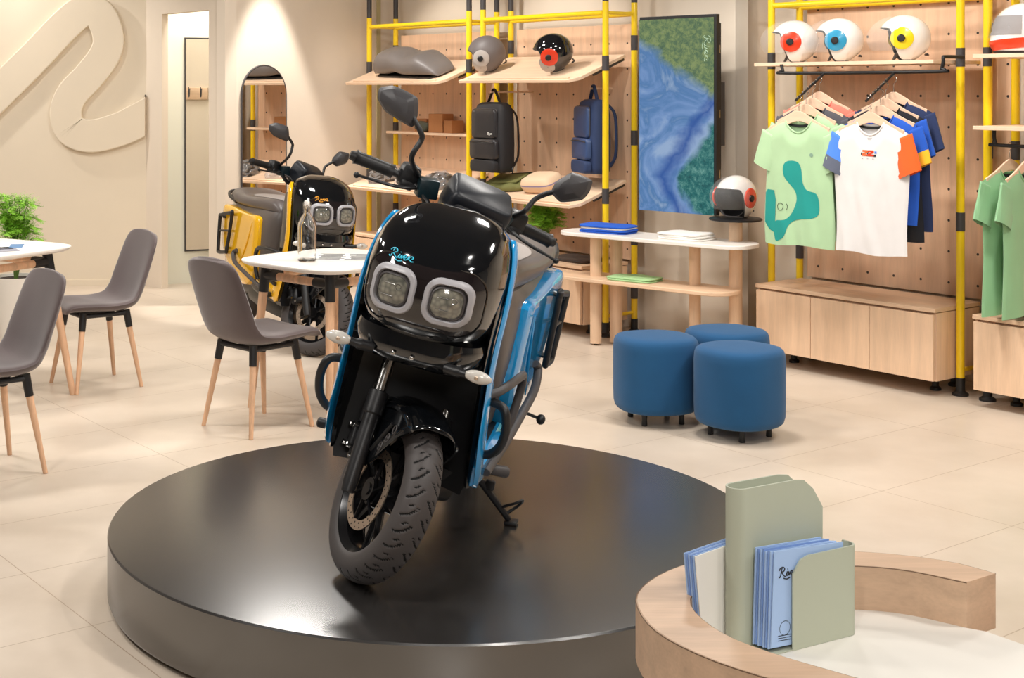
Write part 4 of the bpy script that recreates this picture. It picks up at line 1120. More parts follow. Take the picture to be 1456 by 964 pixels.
# ------------------------------------------------------------------ electric scooters
def lerp(a, b, t): return a + (b - a) * t
def interp(tab, z):
    if z <= tab[0][0]: return tab[0][1:]
    for a, b in zip(tab, tab[1:]):
        if z <= b[0]:
            f = (z - a[0]) / (b[0] - a[0]); f2 = f
            return tuple(lerp(p, q, f2) for p, q in zip(a[1:], b[1:]))
    return tab[-1][1:]
m_gloss = M('scooter_gloss_black', (14, 16, 19), .09, coat=1)
m_satin = M('scooter_satin_black', (24, 24, 26), .42)
m_rub = M('tyre_rubber', (66, 61, 60), .55, bump=.1, bscale=300)
m_groove = M('tyre_groove', (10, 10, 10), .9)
m_rim = M('rim_black', (26, 26, 28), .22, metal=.4)
m_grey = M('scooter_grey_panel', (92, 84, 80), .42)
m_greyd = M('scooter_dark_grey', (70, 66, 66), .5)
m_chrome = M('fork_chrome', (200, 198, 195), .18, metal=1)
m_disc = M('disc_steel', (206, 186, 166), .35, metal=.9)
m_ring = M('lamp_ring_white', (168, 166, 170), .35)
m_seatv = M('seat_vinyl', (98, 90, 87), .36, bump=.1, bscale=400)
m_seat_sheen = M('seat_sheen_vinyl', (166, 158, 154), .45, bump=.1, bscale=400)  # paler seat vinyl, the light reflected on the seat top put into colour
m_siglens = M('signal_lens', (205, 200, 192), .15, coat=1)
def lens_mat():
    m, t, b = newmat('lamp_lens')
    tc = t.nodes.new('ShaderNodeTexCoord'); w = t.nodes.new('ShaderNodeTexVoronoi'); w.inputs['Scale'].default_value = 60
    t.links.new(tc.outputs['Object'], w.inputs['Vector'])
    r = t.nodes.new('ShaderNodeValToRGB'); r.color_ramp.elements[0].color = lin((150, 146, 132)); r.color_ramp.elements[1].color = lin((88, 88, 82)); r.color_ramp.elements[1].position = .8
    t.links.new(w.outputs['Distance'], r.inputs[0]); t.links.new(r.outputs[0], b.inputs['Base Color'])
    b.inputs['Roughness'].default_value = .12; b.inputs['Coat Weight'].default_value = 1
    return m
m_lens = lens_mat()
RAKE = math.radians(26); DEL = math.radians(36); LEAN = math.radians(13)
def rcorn(pol, t):
    o = []
    for i, p in enumerate(pol):
        a, b = pol[i - 1], pol[(i + 1) % len(pol)]
        o += [(p[0] + (a[0] - p[0]) * t, p[1] + (a[1] - p[1]) * t), (p[0] + (b[0] - p[0]) * t, p[1] + (b[1] - p[1]) * t)]
    return o
m_mir = M('mirror_housing_grey', (58, 56, 58), .5)
def wheel_mesh(Wd, grooves=True):
    """tyre lathe around the y axis, tread cut by slanted sipes"""
    NT, NS = 640, 44; R0, rr = .207, .048
    m = MB(); vs = []
    for i in range(NT):
        th = 2 * PI * i / NT
        for j in range(NS + 1):
            ph = -PI * .66 + 2 * PI * .66 * j / NS  # around the section, 0 = crown
            c, s_ = math.cos(ph), math.sin(ph)
            r = R0 + rr * math.copysign(abs(c) ** .85, c); y = Wd / 2 * math.copysign(abs(s_) ** .9, s_)
            d = 0
            yy = y / (Wd / 2)
            if c > .15 and grooves:
                for sg in (-1, 1):
                    e_ = sg * yy
                    a = (th * 15 / PI + (0 if sg > 0 else .5) - 1.9 * e_ + .9 * e_ * e_) % 1.0
                    if .20 < e_ < .88 and a < .11: d = .004
                    a2 = (a + .45) % 1.0
                    if .45 < e_ < .70 and a2 < .09: d = .004
                if abs(yy + .06) < .022: d = .004
            r -= d
            vs.append((r * math.sin(th), y, r * math.cos(th)))
    fs = []; mi = []
    for i in range(NT):
        k = (i + 1) % NT
        for j in range(NS):
            fs.append((i * (NS + 1) + j, i * (NS + 1) + j + 1, k * (NS + 1) + j + 1, k * (NS + 1) + j))
    m.add(vs, fs)
    def depth(i): x, y, z = vs[i]; return math.hypot(x, z)
    for f_i, f in enumerate(m.f):
        ys = sum(vs[q][1] for q in f) / 4; rd = sum(depth(q) for q in f) / 4
        yy = abs(ys / (Wd / 2)); 
        full = R0 + rr * (max(0, 1 - yy ** (2 / .9)) ** .5) ** .85
        if rd < full - .0016 and rd > R0 + .012 and yy < .9: m.mi[f_i] = 1
    return m
def make_wheel(name, parent, X, disc_side=-1, grooves=True):
    w = wheel_mesh(.108, grooves); w2 = MB(X); w2.add(w.v, w.f); w2.mi = w.mi
    root = w2.build(name, [m_rub, m_groove], parent, smooth=50)
    m = MB(X); Yx = Matrix.Rotation(-PI / 2, 4, 'X')
    prof = [(.184, -.047), (.190, -.045), (.189, -.036), (.172, -.028), (.168, 0), (.172, .028), (.189, .036), (.190, .045), (.184, .047), (.178, .042), (.163, .028), (.160, 0), (.163, -.028), (.178, -.042), (.184, -.047)]
    m.lathe(prof, 64, X=Yx)
    for k in range(5):
        for o_ in (-.13, .13):
            a = 2 * PI * k / 5 + .2; a1 = a + o_ * 1.6; a2 = a + o_ * .6
            p = Vector((.166 * math.cos(a1), 0, .166 * math.sin(a1))); q = Vector((.045 * math.cos(a2), 0, .045 * math.sin(a2)))
            m.tube([q, p], [.012, .009], 8, flat=1.3)
    m.tube([(0, -.042, 0), (0, .042, 0)], .045, 28); m.tube([(0, -.062, 0), (0, .062, 0)], .018, 20)
    m.build('rim', m_rim, root, smooth=40)
    if disc_side:
        y = disc_side * .052; m = MB(X); n = 72
        Ms = [(.092, y - .002), (.120, y - .002), (.120, y + .002), (.092, y + .002), (.092, y - .002)]
        m.lathe(Ms, n, X=Yx)
        for k in range(6):
            a = 2 * PI * k / 6 + .3
            m.tube([(.03 * math.cos(a), y, .03 * math.sin(a)), (.094 * math.cos(a + .3), y, .094 * math.sin(a + .3))], .006, 6, mi=1, flat=.6)
        m.tube([(0, y - .006, 0), (0, y + .004, 0)], .034, 24, mi=1)
        for k in range(24):
            a = 2 * PI * k / 24
            for dr in (-.006, .007):
                a_ = a + dr * 7; r = .106 + dr
                m.tube([(r * math.cos(a_), y - .0026, r * math.sin(a_)), (r * math.cos(a_), y + .0026, r * math.sin(a_))], .0026, 8, mi=2)
        m.build('brake_disc', [m_disc, m_rim, m_groove], root, smooth=35)
    return root
def scooter(label, X, main, trim_hi, logo_mat, LEAN=LEAN):
    main_m, trim_m = main, trim_hi
    L = Matrix.Rotation(-LEAN, 4, 'X')
    t = thing('electric_scooter', label, 'scooter', X @ L, 'electric scooters on display')
    # steering transform
    P0 = Vector((.085, 0, 0)); ax = Vector((-math.sin(RAKE), 0, math.cos(RAKE)))
    ST = Matrix.Translation((0, -.02, -.009)) @ Matrix.Translation(P0) @ Matrix.Rotation(DEL, 4, ax) @ Matrix.Translation(-P0)
    SB = Matrix.Translation((0, -.05, -.043)) @ Matrix.Translation(P0) @ Matrix.Rotation(math.radians(28), 4, ax) @ Matrix.Translation(-P0)
    axle = Vector((0, 0, .255))
    # ---------------- wheels
    make_wheel('front_wheel', t, ST @ Matrix.Translation(axle), -1)
    make_wheel('rear_wheel', t, Matrix.Translation((-1.365, 0, .255)), 1, False)
    # ---------------- fork
    for s in (-1, 1):
        y = s * .118
        m = MB(ST); a = axle + Vector((0, y, 0)); b = a + ax * .27
        m.tube([a - ax * .03, a + ax * .0, a + ax * .20, a + ax * .205, b, b + ax * .004], [.019, .023, .0245, .030, .031, .024], 20)
        m.tube([a + Vector((0, -.012, 0)), a + Vector((0, .012, 0))], .02, 16)
        f = m.build('fork_leg', m_satin, t)
        MB(ST).tube([b, a + ax * .58], .0195, 18).build('inner_tube', m_chrome, f)
    m = MB(ST); c_ = axle + ax * .56
    m.box(c_, (.06, .29, .03), rot=Matrix.Rotation(-RAKE, 4, 'Y'), bev=.008)
    m.tube([c_ - ax * .02, c_ + ax * .35], .026, 18)
    m.build('steering_stem', m_satin, t)
    # fender
    m = MB(ST); rings = []
    for i in range(31):
        a = math.radians(-24 + 110 * i / 30)   # measured from up, + = rearward
        r = .272 + .010 * math.cos(a)
        f = i / 30; w = .080 + .012 * math.sin(PI * f); dp = .085 - .03 * abs(2 * f - 1)
        dirv = Vector((-math.sin(a), 0, math.cos(a))); ring = []
        for q in range(17):
            u = -1 + 2 * q / 16
            yy = w * math.copysign(abs(u) ** .8, u); drop = dp * (abs(u) ** 3.2) * .55
            ring.append(axle + dirv * (r + .012 * (1 - u * u) - drop) + Vector((0, yy, 0)))
        rings.append(ring)
    vs = [v for r_ in rings for v in r_]
    m.add(vs, [(i * 17 + j, i * 17 + j + 1, (i + 1) * 17 + j + 1, (i + 1) * 17 + j) for i in range(30) for j in range(16)])
    fd = m.build('front_fender', m_gloss, t, smooth=80, solid=.003)
    for s in (-1, 1):  # side skirts reaching down to the fork
        m = MB(ST); rg = []
        poly = [(-.13, .235), (-.06, .262), (.03, .268), (.095, .250), (.112, .238), (.085, .205), (.045, .150), (.0, .085), (-.04, .045), (-.075, .04), (-.09, .07), (-.11, .15)]
        pts = spl([(x, z, 0) for x, z in poly], 4, True)
        n = len(pts)
        def off(p, e): return axle + Vector((p.x * e + .0, s * (.079 + .006 * (1 - e * .5)), p.y))
        for yo, e in ((.002, 1), (.007, .99), (.009, .9)):
            cx = sum(p.x for p in pts) / n; cz = sum(p.y for p in pts) / n
            rg.append([axle + Vector((cx + (p.x - cx) * e, s * (.082 + yo * (1.4) - .02 * max(0, (p.y - .2) / .07)), cz + (p.y - cz) * e)) for p in pts])
        sk = m.loft(rg).build('fender_skirt', m_gloss, fd, smooth=40)
        m = MB(ST)
        for k, g in enumerate(('o', '8', 'B')):
            cz, cx = .205 - .035 * k, .048 - .016 * k
            loop = [axle + Vector((cx + .009 * math.cos(a), s * .0955, cz + .013 * math.sin(a))) for a in [PI / 6 * q for q in range(12)]]
            m.tube(loop, .0022, 5, closed=True)
            if k: m.tube([axle + Vector((cx - .009, s * .0955, cz)), axle + Vector((cx + .009, s * .0955, cz))], .002, 5)
        m.build('embossed_mark', m_greyd, sk)
        MB(ST).tube([axle + Vector((.015, s * .093, .21)), axle + Vector((-.03, s * .094, .10))], .0065, 8).build('skirt_rib', m_satin, sk)
    # caliper and hose (viewer-left side)
    m = MB(ST); s = -1
    m.box(axle + Vector((-.135, s * .080, .07)), (.05, .05, .10), rot=Matrix.Rotation(math.radians(-25), 4, 'Y'), bev=.01)
    m.box(axle + Vector((-.165, s * .095, .085)), (.03, .04, .08), rot=Matrix.Rotation(math.radians(-25), 4, 'Y'), bev=.008)
    m.box(axle + Vector((-.10, s * .092, .055)), (.07, .03, .03), rot=Matrix.Rotation(math.radians(-20), 4, 'Y'), bev=.006)
    cal = m.build('brake_caliper', m_satin, t, smooth=30)
    for p in ((-.15, -.112, .12), (-.135, -.110, .055), (-.18, -.113, .105), (-.105, -.105, .04), (-.165, -.113, .05)):
        q = axle + Vector(p); MB(ST).tube([q, q + Vector((-.002, -.012, 0))], .008, 8).build('caliper_bolt', m_chrome, cal)
    MB(ST).tube([axle + Vector((-.145, -.105, .135)), axle + Vector((-.16, -.11, .185))], .014, 12).build('hose_union', m_satin, cal)
    pts = [(-.16, -.11, .18), (-.16, -.12, .23), (-.14, -.13, .29), (-.15, -.13, .36), (-.17, -.125, .40)]
    MB(ST).tube(spl([axle + Vector(p) for p in pts], 5), .004, 6).build('brake_hose', m_satin, cal)
    # ---------------- head cowl
    tab = [(.735, .095, .176), (.765, .122, .194), (.80, .138, .206), (.86, .150, .211), (.92, .143, .211), (.97, .118, .205), (1.01, .080, .194), (1.045, .030, .174), (1.07, -.03, .146), (1.088, -.09, .108), (1.097, -.14, .06)]
    xb = -.15
    def headpt(z, u, out=0):
        """u in [-1,1] across the front at height z"""
        xf, w = interp(tab, z); a = u * PI / 2
        c, s_ = math.cos(a), math.sin(a); p = 2.7
        x = xb + (xf - xb + out) * abs(c) ** (2 / p); y = (w + out) * math.copysign(abs(s_) ** (2 / p), s_)
        return Vector((x, y, z))
    ztab = [.735 + (1.097 - .735) * (1 - (1 - i / 30) ** 1.25) for i in range(31)]
    rings = []
    for z in ztab:
        rings.append([headpt(z, -1 + 2 * j / 40) for j in range(41)] + [Vector((xb - .03, interp(tab, z)[1] * .8, z)), Vector((xb - .03, -interp(tab, z)[1] * .8, z))])
    MB().loft(rings).build('head_cowl', m_gloss, t, smooth=50)
    def face_fn(out):
        def f(y, z):
            xf, w = interp(tab, z); p = 2.7; q = min(.999, abs(y) / (w + out))
            return Vector((xb + (xf - xb + out) * (1 - q ** p) ** (1 / p), y, z))
        return f
    # lamp panel
    pl = rrect(.345, .185, .065, 8, 0, .868)
    lp = MB().patch(pl, face_fn(.0025), .012).build('lamp_panel', M('lamp_panel_gloss', (30, 25, 26), .07, coat=1), t, smooth=80)
    MB().tube([face_fn(.002)(y, z) for y, z in rrect(.350, .190, .067, 10, 0, .868)], .0042, 8, closed=True).build('panel_bead', m_gloss, lp)
    for s in (-1, 1):
        cy, cz = s * .081, .868
        rg = []
        for w_, h_, r_, o_ in ((.137, .133, .044, .0), (.135, .131, .043, .013), (.129, .125, .040, .017), (.110, .104, .034, .016), (.100, .094, .030, .006), (.098, .092, .029, .002)):
            rg.append([face_fn(o_)(y, z) for y, z in rrect(w_, h_, r_, 8, cy, cz + .001)])
        hl = MB().loft(rg, caps=False).build('headlamp', m_ring, t, smooth=50)
        rg = []
        for w_, h_, r_, o_ in ((.099, .093, .030, .003), (.096, .090, .03, .011), (.088, .082, .027, .013), (.084, .078, .025, .008)):
            rg.append([face_fn(o_)(y, z) for y, z in rrect(w_, h_, r_, 8, cy, cz)])
        MB().loft(rg, caps=False).build('bezel', m_greyd, hl, smooth=50)
        ln = MB().patch(rrect(.088, .082, .025, 6, cy, cz), lambda y, z: face_fn(.009)(y, z) + Vector((.006 * (1 - ((y - cy) / .05) ** 2 - ((z - cz) / .05) ** 2), 0, 0)), .01).build('lens', m_lens, hl, smooth=80)
        m = MB()
        for dz in (.016, -.018):
            pts_ = [face_fn(.0152)(cy + y_, cz + dz) for y_ in (-.028, -.01, .008)]
            m.tube(pts_, .0009, 5)
        m.tube([face_fn(.0155)(cy + .02 + .008 * math.cos(a), cz + .012 + .008 * math.sin(a)) for a in [PI / 5 * q for q in range(10)]], .0009, 5, closed=True)
        m.build('lens_detail', m_chrome, hl)
    ff_ = face_fn(.003)
    script_mb(MB(), lambda a, b: ff_(-.118 + a, .950 + b), .078, .0017).build('lettering', logo_mat, t)
    # chin and lower nose
    tab2 = [(.655, .080, .14), (.675, .098, .175), (.70, .108, .196), (.72, .104, .202), (.745, .10, .196)]
    rings = []
    for i in range(13):
        z = .655 + .09 * i / 12; xf, w = interp(tab2, z)
        ring = []
        for j in range(31):
            a = (-1 + 2 * j / 30) * PI / 2; c, s_ = math.cos(a), math.sin(a); p = 3.2
            arch = .035 * abs(s_) ** 1.5
            ring.append((-.12 + (xf + .12) * abs(c) ** (2 / p), w * math.copysign(abs(s_) ** (2 / p), s_), z - (0 if i > 9 else .0) + (-arch * .4 if i < 6 else 0)))
        ring += [(-.15, w * .8, z), (-.15, -w * .8, z)]
        rings.append(ring)
    MB().loft(rings).build('chin_cowl', m_gloss, t, smooth=50)
    m = MB()
    for y in (-.045, .01): m.ell((.108, y, .684), (.004, .007, .007), 10, 6)
    m.build('cowl_bolt', m_chrome, t)
    # front indicators
    for s in (-1, 1):
        o = MB().tube(spl([(.085, s * .11, .678), (.105, s * .15, .682), (.115, s * .175, .685)], 4), [.016] * 5 + [.012] * 4, 12).build('turn_signal', m_satin, t)
        m = MB(); rg = []
        for k in range(13):
            f = k / 12; y = .168 + .078 * f; r = .019 * math.sin(PI * (f * .93 + .035)) ** .55
            rg.append([(.118 + .8 * r * math.cos(a), s * y, .687 + r * math.sin(a)) for a in [2 * PI * q / 18 for q in range(18)]])
        m.loft(rg); m.build('lens', m_siglens, o, smooth=60)
        MB().ell((.134, s * .205, .687), (.003, .006, .006), 10, 6).build('bulb', m_disc, o)
    # ---------------- leg shield: dark inner plate and coloured blades
    rg = []
    for z, w, x0 in ((.275, .20, -.16), (.33, .215, -.17), (.45, .215, -.19), (.60, .205, -.20), (.76, .195, -.20)):
        rg.append([(x0 + .05 * (abs(y_) ** 2), y_ * w, z) for y_ in [-1 + 2 * j / 16 for j in range(17)]] + [(x0 - .05, w * .98, z), (x0 - .05, -w * .98, z)])
    MB().loft(rg).build('leg_shield', m_satin, t, smooth=40)
    for s in (-1, 1):
        # side return between shield and blade
        rg = []
        for z, w, xf in ((.30, .225, -.10), (.42, .222, -.05), (.56, .216, -.03), (.66, .212, -.01), (.75, .210, .0), (.84, .211, .0), (.92, .209, -.025), (.98, .203, -.06)):
            rg.append([(-.20, s * (w - .028), z), (xf - .02, s * (w - .020), z), (xf - .008, s * (w - .010), z), (xf - .02, s * (w - .004), z), (-.20, s * (w - .004), z)])
        MB().loft(rg).build('shield_side', m_gloss, t, smooth=35)
        # blade: z, y, x-front, x-back
        bl_ = [(.300, .232, -.135, -.155), (.325, .236, -.105, -.20), (.38, .236, -.072, -.19), (.45, .231, -.050, -.155), (.53, .226, -.040, -.135), (.60, .222, -.035, -.12), (.66, .219, -.030, -.10), (.74, .218, -.028, -.085), (.82, .219, -.032, -.085), (.90, .216, -.048, -.105), (.97, .208, -.074, -.135), (1.01, .198, -.096, -.155), (1.035, .188, -.118, -.165), (1.045, .181, -.135, -.160)]
        sm = spl([Vector((a, b, c)) for a, b, c, d in bl_], 5); sm2 = spl([Vector((a, b, d)) for a, b, c, d in bl_], 5)
        rg = []
        for p, q in zip(sm, sm2):
            z, y, xf, xk = p.x, p.y, p.z, q.z; w = (xf - xk)
            rg.append([(xf, s * (y - .002), z), (xf - w * .15, s * (y + .006), z), (xf - w * .5, s * (y + .009), z), (xk + w * .1, s * (y + .006), z), (xk, s * (y - .002), z), (xk + w * .2, s * (y - .007), z), (xf - w * .1, s * (y - .006), z)])
        MB().loft(rg).build('side_blade', main_m, t, smooth=45)
        # lower blade tail curling back to the floorboard
        rg = []
        for x, z0, z1, y in ((-.13, .300, .36, .232), (-.20, .300, .385, .240), (-.28, .318, .40, .243), (-.38, .345, .405, .240), (-.50, .372, .41, .235)):
            rg.append([(x, s * (y - .018), z0), (x, s * (y + .004), z0 + .01), (x, s * (y + .006), z1 - .012), (x, s * (y - .010), z1), (x, s * (y - .02), z1)])
        MB().loft(rg).build('sill_panel', main_m, t, smooth=35)
        # crash bar loop
        y = .232
        pts = [(-.11, s * y, .572), (-.10, s * (y + .035), .567), (-.095, s * (y + .052), .545), (-.10, s * (y + .060), .50), (-.11, s * (y + .052), .45), (-.12, s * (y + .03), .418), (-.13, s * y, .405)]
        MB().tube(spl(pts, 5), .0135, 12).build('crash_bar', m_satin, t)
        # floorboard rail
        pts = [(-.09, s * .215, .59), (-.12, s * .242, .602), (-.20, s * .262, .612), (-.36, s * .272, .608), (-.44, s * .270, .590), (-.47, s * .268, .54), (-.455, s * .262, .45), (-.44, s * .25, .40)]
        MB().tube(spl(pts, 5), .0135, 12).build('side_rail', m_greyd if s > 0 else m_satin, t)
        pts = [(-.20, s * .25, .335), (-.40, s * .262, .37), (-.62, s * .27, .412), (-.80, s * .275, .45), (-.88, s * .272, .475), (-.93, s * .262, .515), (-.90, s * .25, .535)]
        MB().tube(spl(pts, 5), .0155, 12, flat=.8).build('lower_rail', m_greyd, t)
        # foot peg
        if s > 0:
            m = MB(); m.tube([(-.34, .215, .300), (-.355, .235, .299), (-.385, .29, .297), (-.388, .30, .297)], [.012, .017, .019, .012], 12)
        else:
            m = MB(); m.tube([(-.20, -.225, .335), (-.20, -.24, .335), (-.20, -.288, .333), (-.20, -.293, .333)], [.012, .016, .016, .010], 12)
        m.build('foot_peg', m_greyd if s > 0 else m_satin, t)
    # floorboard and belly
    MB().loft([[(x, q[0], z + q[1]) for q in se(w, h, 4, 28)] for x, w, h, z in ((-.14, .19, .03, .30), (-.25, .215, .035, .305), (-.45, .225, .035, .315), (-.62, .215, .035, .33), (-.78, .18, .035, .345))]).build('floorboard', m_satin, t, smooth=40)
    MB().loft([[(x, q[0], z + q[1]) for q in se(w, h, 5, 28)] for x, w, h, z in ((-.20, .12, .03, .235), (-.30, .15, .055, .225), (-.6, .155, .06, .235), (-.9, .14, .06, .26), (-1.0, .12, .04, .28))]).build('battery_case', m_satin, t, smooth=40)
    # central body under the seat
    rg = []
    for z, xf, w, xr in ((.34, -.56, .175, -1.02), (.45, -.50, .196, -1.10), (.60, -.44, .204, -1.18), (.72, -.40, .204, -1.24), (.79, -.39, .198, -1.30), (.83, -.40, .178, -1.32)):
        rg.append([((xf + xr) / 2 + q[0], q[1], z) for q in se((xf - xr) / 2, w, 5.5, 44)])
    MB().loft(rg).build('seat_base', m_grey, t, smooth=50)
    # coloured rear side panels
    for s in (-1, 1):
        out_ = [(-.61, .785), (-.80, .792), (-1.02, .805), (-1.24, .82), (-1.30, .81), (-1.31, .76), (-1.29, .62), (-1.22, .49), (-1.08, .40), (-.90, .335), (-.74, .325), (-.66, .37), (-.60, .46), (-.58, .60), (-.585, .72)]
        pts = [(p.x, p.y) for p in spl([(a, b, 0) for a, b in out_], 3, True)]
        cx = -.93; cz = .62; rg = []
        for yo, k in ((.170, 1.0), (.205, 1.0), (.222, .985), (.233, .93), (.237, .80), (.238, .5)):
            rg.append([(cx + (x - cx) * k, s * (yo + .018 * max(0, (-x - .6)) - .03 * max(0, z - .75)), cz + (z - cz) * k) for x, z in pts])
        pn_ = MB().loft(rg).build('rear_side_panel', main_m, t, smooth=38)
        MB().tube(spl([(-.68, s * .235, .74), (-.72, s * .240, .64), (-.80, s * .2425, .52), (-.9, s * .240, .42)], 6), .005, 6).build('crease', main_m, pn_)
        # pannier stay frame
        y = s * .272
        fr = [(-1.00, y, .765), (-1.03, y, .775), (-1.23, y, .745), (-1.255, y, .72), (-1.24, y, .52), (-1.22, y, .49), (-1.08, y, .505), (-1.05, y, .53)]
        st = MB().tube(spl(fr, 4, True), .0125, 10, closed=True).build('pannier_stay', m_satin, t)
        m = MB()
        for (x, z) in ((-1.05, .765), (-1.2, .735), (-1.09, .53)): m.tube([(x, s * .222, z), (x, y, z)], .010, 8)
        m.tube([(-1.015, y, .655), (-1.245, y, .635)], .007, 8)
        m.build('stay_mount', m_satin, st)
    # seat
    rg = []
    for i in range(33):
        f = i / 32; x = -.40 - 1.02 * f
        w = .15 + .058 * math.sin(min(1, f * 1.5) * PI / 2) - .05 * max(0, f - .75) * 4 * f
        zt = .905 + .035 * f + .012 * math.sin(f * 8)
        e = min(1, (f * 9 + .03) ** .5, ((1 - f) * 9 + .03) ** .5)
        zb = .795 + .03 * f; h = (zt - zb) * e
        w *= .8 + .2 * e
        rg.append([(x, q[0], zb + h * .5 + q[1]) for q in se(w, h * .5, 3.0, 40)])
    seat = MB().loft(rg).build('seat', m_seatv, t, smooth=70)
    poly = [(p.x, p.y) for p in spl([(-.52, -.12, 0), (-.47, 0, 0), (-.52, .12, 0), (-.78, .155, 0), (-.98, .13, 0), (-1.04, 0, 0), (-.98, -.13, 0), (-.78, -.155, 0)], 5, True)]
    def seatz(x, y):
        f = (-.40 - x) / 1.02; w = .15 + .058 * math.sin(min(1, f * 1.5) * PI / 2) - .05 * max(0, f - .75) * 4 * f
        zt = .905 + .035 * f + .012 * math.sin(f * 8); e = min(1, (f * 9 + .03) ** .5); zb = .795 + .03 * f; h = (zt - zb) * e; w *= .8 + .2 * e
        return Vector((x, y, zb + h * .5 + h * .5 * max(0, 1 - abs(y / w) ** 3) ** (1 / 3) + .002))
    MB().patch(poly, seatz, .03).build('seat_top_sheen', m_seat_sheen, seat, smooth=80)  # pale patch painting the reflected light on the seat top
    # tail and rear fender, swingarm
    MB().loft([[(x, q[0], z + q[1]) for q in se(w, h, 3, 28)] for x, w, h, z in ((-1.18, .17, .10, .76), (-1.36, .15, .085, .80), (-1.46, .11, .05, .84), (-1.50, .07, .025, .86))]).build('tail_cowl', m_gloss, t, smooth=50)
    MB().box((-1.49, 0, .835), (.02, .13, .03), bev=.006).build('tail_lamp', M('tail_red', (150, 20, 20), .2, coat=1), t)
    MB().tube(spl([(-1.15, -.195, .845), (-1.32, -.19, .875), (-1.47, -.13, .90), (-1.50, 0, .905), (-1.47, .13, .90), (-1.32, .19, .875), (-1.15, .195, .845)], 5), .013, 10).build('grab_rail', m_satin, t)
    m = MB(); rings = []
    for i in range(17):
        a = math.radians(-30 + 120 * i / 16); dv = Vector((-math.sin(a), 0, math.cos(a)))
        rings.append([Vector((-1.365, 0, .255)) + dv * (.285 - .03 * abs(u) ** 3) + Vector((0, u * .08, 0)) for u in [-1 + 2 * q / 8 for q in range(9)]])
    m.add([v for r_ in rings for v in r_], [(i * 9 + j, i * 9 + j + 1, (i + 1) * 9 + j + 1, (i + 1) * 9 + j) for i in range(16) for j in range(8)])
    m.build('rear_fender', m_satin, t, smooth=80, solid=.003)
    MB().tube(spl([(-.85, -.11, .30), (-1.1, -.105, .27), (-1.365, -.10, .255)], 4), .03, 12, flat=1.4).build('swingarm', m_greyd, t)
    for s in (-1, 1): MB().tube([(-1.30, s * .105, .30), (-1.18, s * .115, .60)], .022, 12).build('shock_absorber', m_satin, t)
    # side stand on the left, foot touching the ground
    lz = lambda y: y * math.tan(LEAN)
    fy = .325
    m = MB(); m.tube([(-.50, .165, .235), (-.53, .22, .185), (-.585, fy - .012, lz(fy - .012) + .014)], [.013, .012, .011], 10)
    m.box((-.585, fy - .002, lz(fy) + .0055), (.05, .042, .010), rot=Matrix.Rotation(LEAN, 4, 'X'), bev=.003)
    sd = m.build('side_stand', m_satin, t)
    MB().tube(spl([(-.565, .275, .12), (-.55, .325, .155), (-.57, .345, .165), (-.59, .335, .14), (-.58, .295, .095)], 4), .005, 6).build('stand_tang', m_satin, sd)
    MB().box((-.53, .235, .195), (.02, .03, .03), bev=.003).build('stand_bracket', m_satin, sd)
    m = MB(); m.tube(spl([(-1.0, .16, .30), (-1.06, .22, .315), (-1.10, .285, .30)], 4), .006, 8); m.ell((-1.10, .297, .298), (.020, .017, .019), 14, 8)
    m.build('centre_stand_lever', m_satin, t)
    # ---------------- handlebar group
    hp = Vector((.085 - 1.05 * math.tan(RAKE), 0, 1.05))
    def H(x, y, z): return SB @ Vector((hp.x + x, y, hp.z + z))
    def HX(x, y, z, rot=None): return SB @ Matrix.Translation((hp.x + x, y, hp.z + z)) @ (rot or Matrix())
    bar = MB(); bar.tube([H(*p) for p in spl([(-.06, -.37, .065), (-.05, -.24, .07), (-.02, -.15, .055), (.0, -.09, .01), (0, 0, .0), (0, .09, .01), (-.02, .15, .055), (-.05, .24, .07), (-.06, .33, .065)], 5)], .0125, 14)
    bar.tube([H(.03, 0, -.06), H(0, 0, .01)], .028, 16)
    hb = bar.build('handlebar', m_satin, t)
    MB(HX(.045, .022, .075, Matrix.Rotation(math.radians(28), 4, 'Y'))).loft([[(x * kx + (1 - kx) * 0, y * ky, z) for x, y in se(.07, .106, 7, 40)] for z, kx, ky in ((-.075, .7, .8), (-.065, .85, .93), (-.03, 1, 1), (.04, 1.0, 1.0), (.062, .92, .97), (.070, .8, .9))]).build('instrument_pod', M('pod_navy_black', (18, 22, 30), .42), hb, smooth=45)
    MB(HX(.045, .022, .075, Matrix.Rotation(math.radians(28), 4, 'Y'))).loft([[(x_, y, z) for y, z in rrect(.17 * k, .062 * k, .012, 4, 0, .01)] for x_, k in ((.070, 1), (.079, .98), (.080, .9))]).build('pod_brow', m_satin, hb, smooth=40)
    for s in (-1, 1):
        e_ = .03 if s > 0 else -.01; a, b = H(-.05, s * (.235 - e_), .07), H(-.06, s * (.365 - e_), .065)
        d = (b - a).normalized(); m = MB()
        rad = []; pts = []
        for k in range(15):
            f = k / 14; pts.append(a.lerp(b, f)); rad.append(.0205 + (.0012 if k % 2 else 0) + (.004 if k in (0, 14) else 0))
        m.tube(pts, rad, 18); m.tube([b, b + d * .018], [.018, .014], 16)
        m.build('hand_grip', m_blk, hb)
        m = MB(HX(-.045, s * .195, .07)); m.box((0, 0, .012), (.062, .066, .072), bev=.016); m.box((.0, -s * .0, -.018), (.07, .045, .03), bev=.008)
        sw = m.build('switch_pod', m_satin, hb, smooth=35)
        MB(HX(-.015, s * .130, .070, Matrix.Rotation(math.radians(-s * 14), 4, 'X'))).box((0, 0, 0), (.062, .066, .062), bev=.005).build('brake_reservoir', M('reservoir_teal_black', (16, 36, 42), .35), hb, smooth=30)
        lv = MB().tube([H(*p) for p in spl([(-.01, s * .17, .055), (.01, s * .20, .046), (.018, s * .25, .036), (.012, s * .31, .028), (.005, s * .355, .022)], 4)], [.010] * 4 + [.008] * 8 + [.0065] * 5, 10, flat=.7)
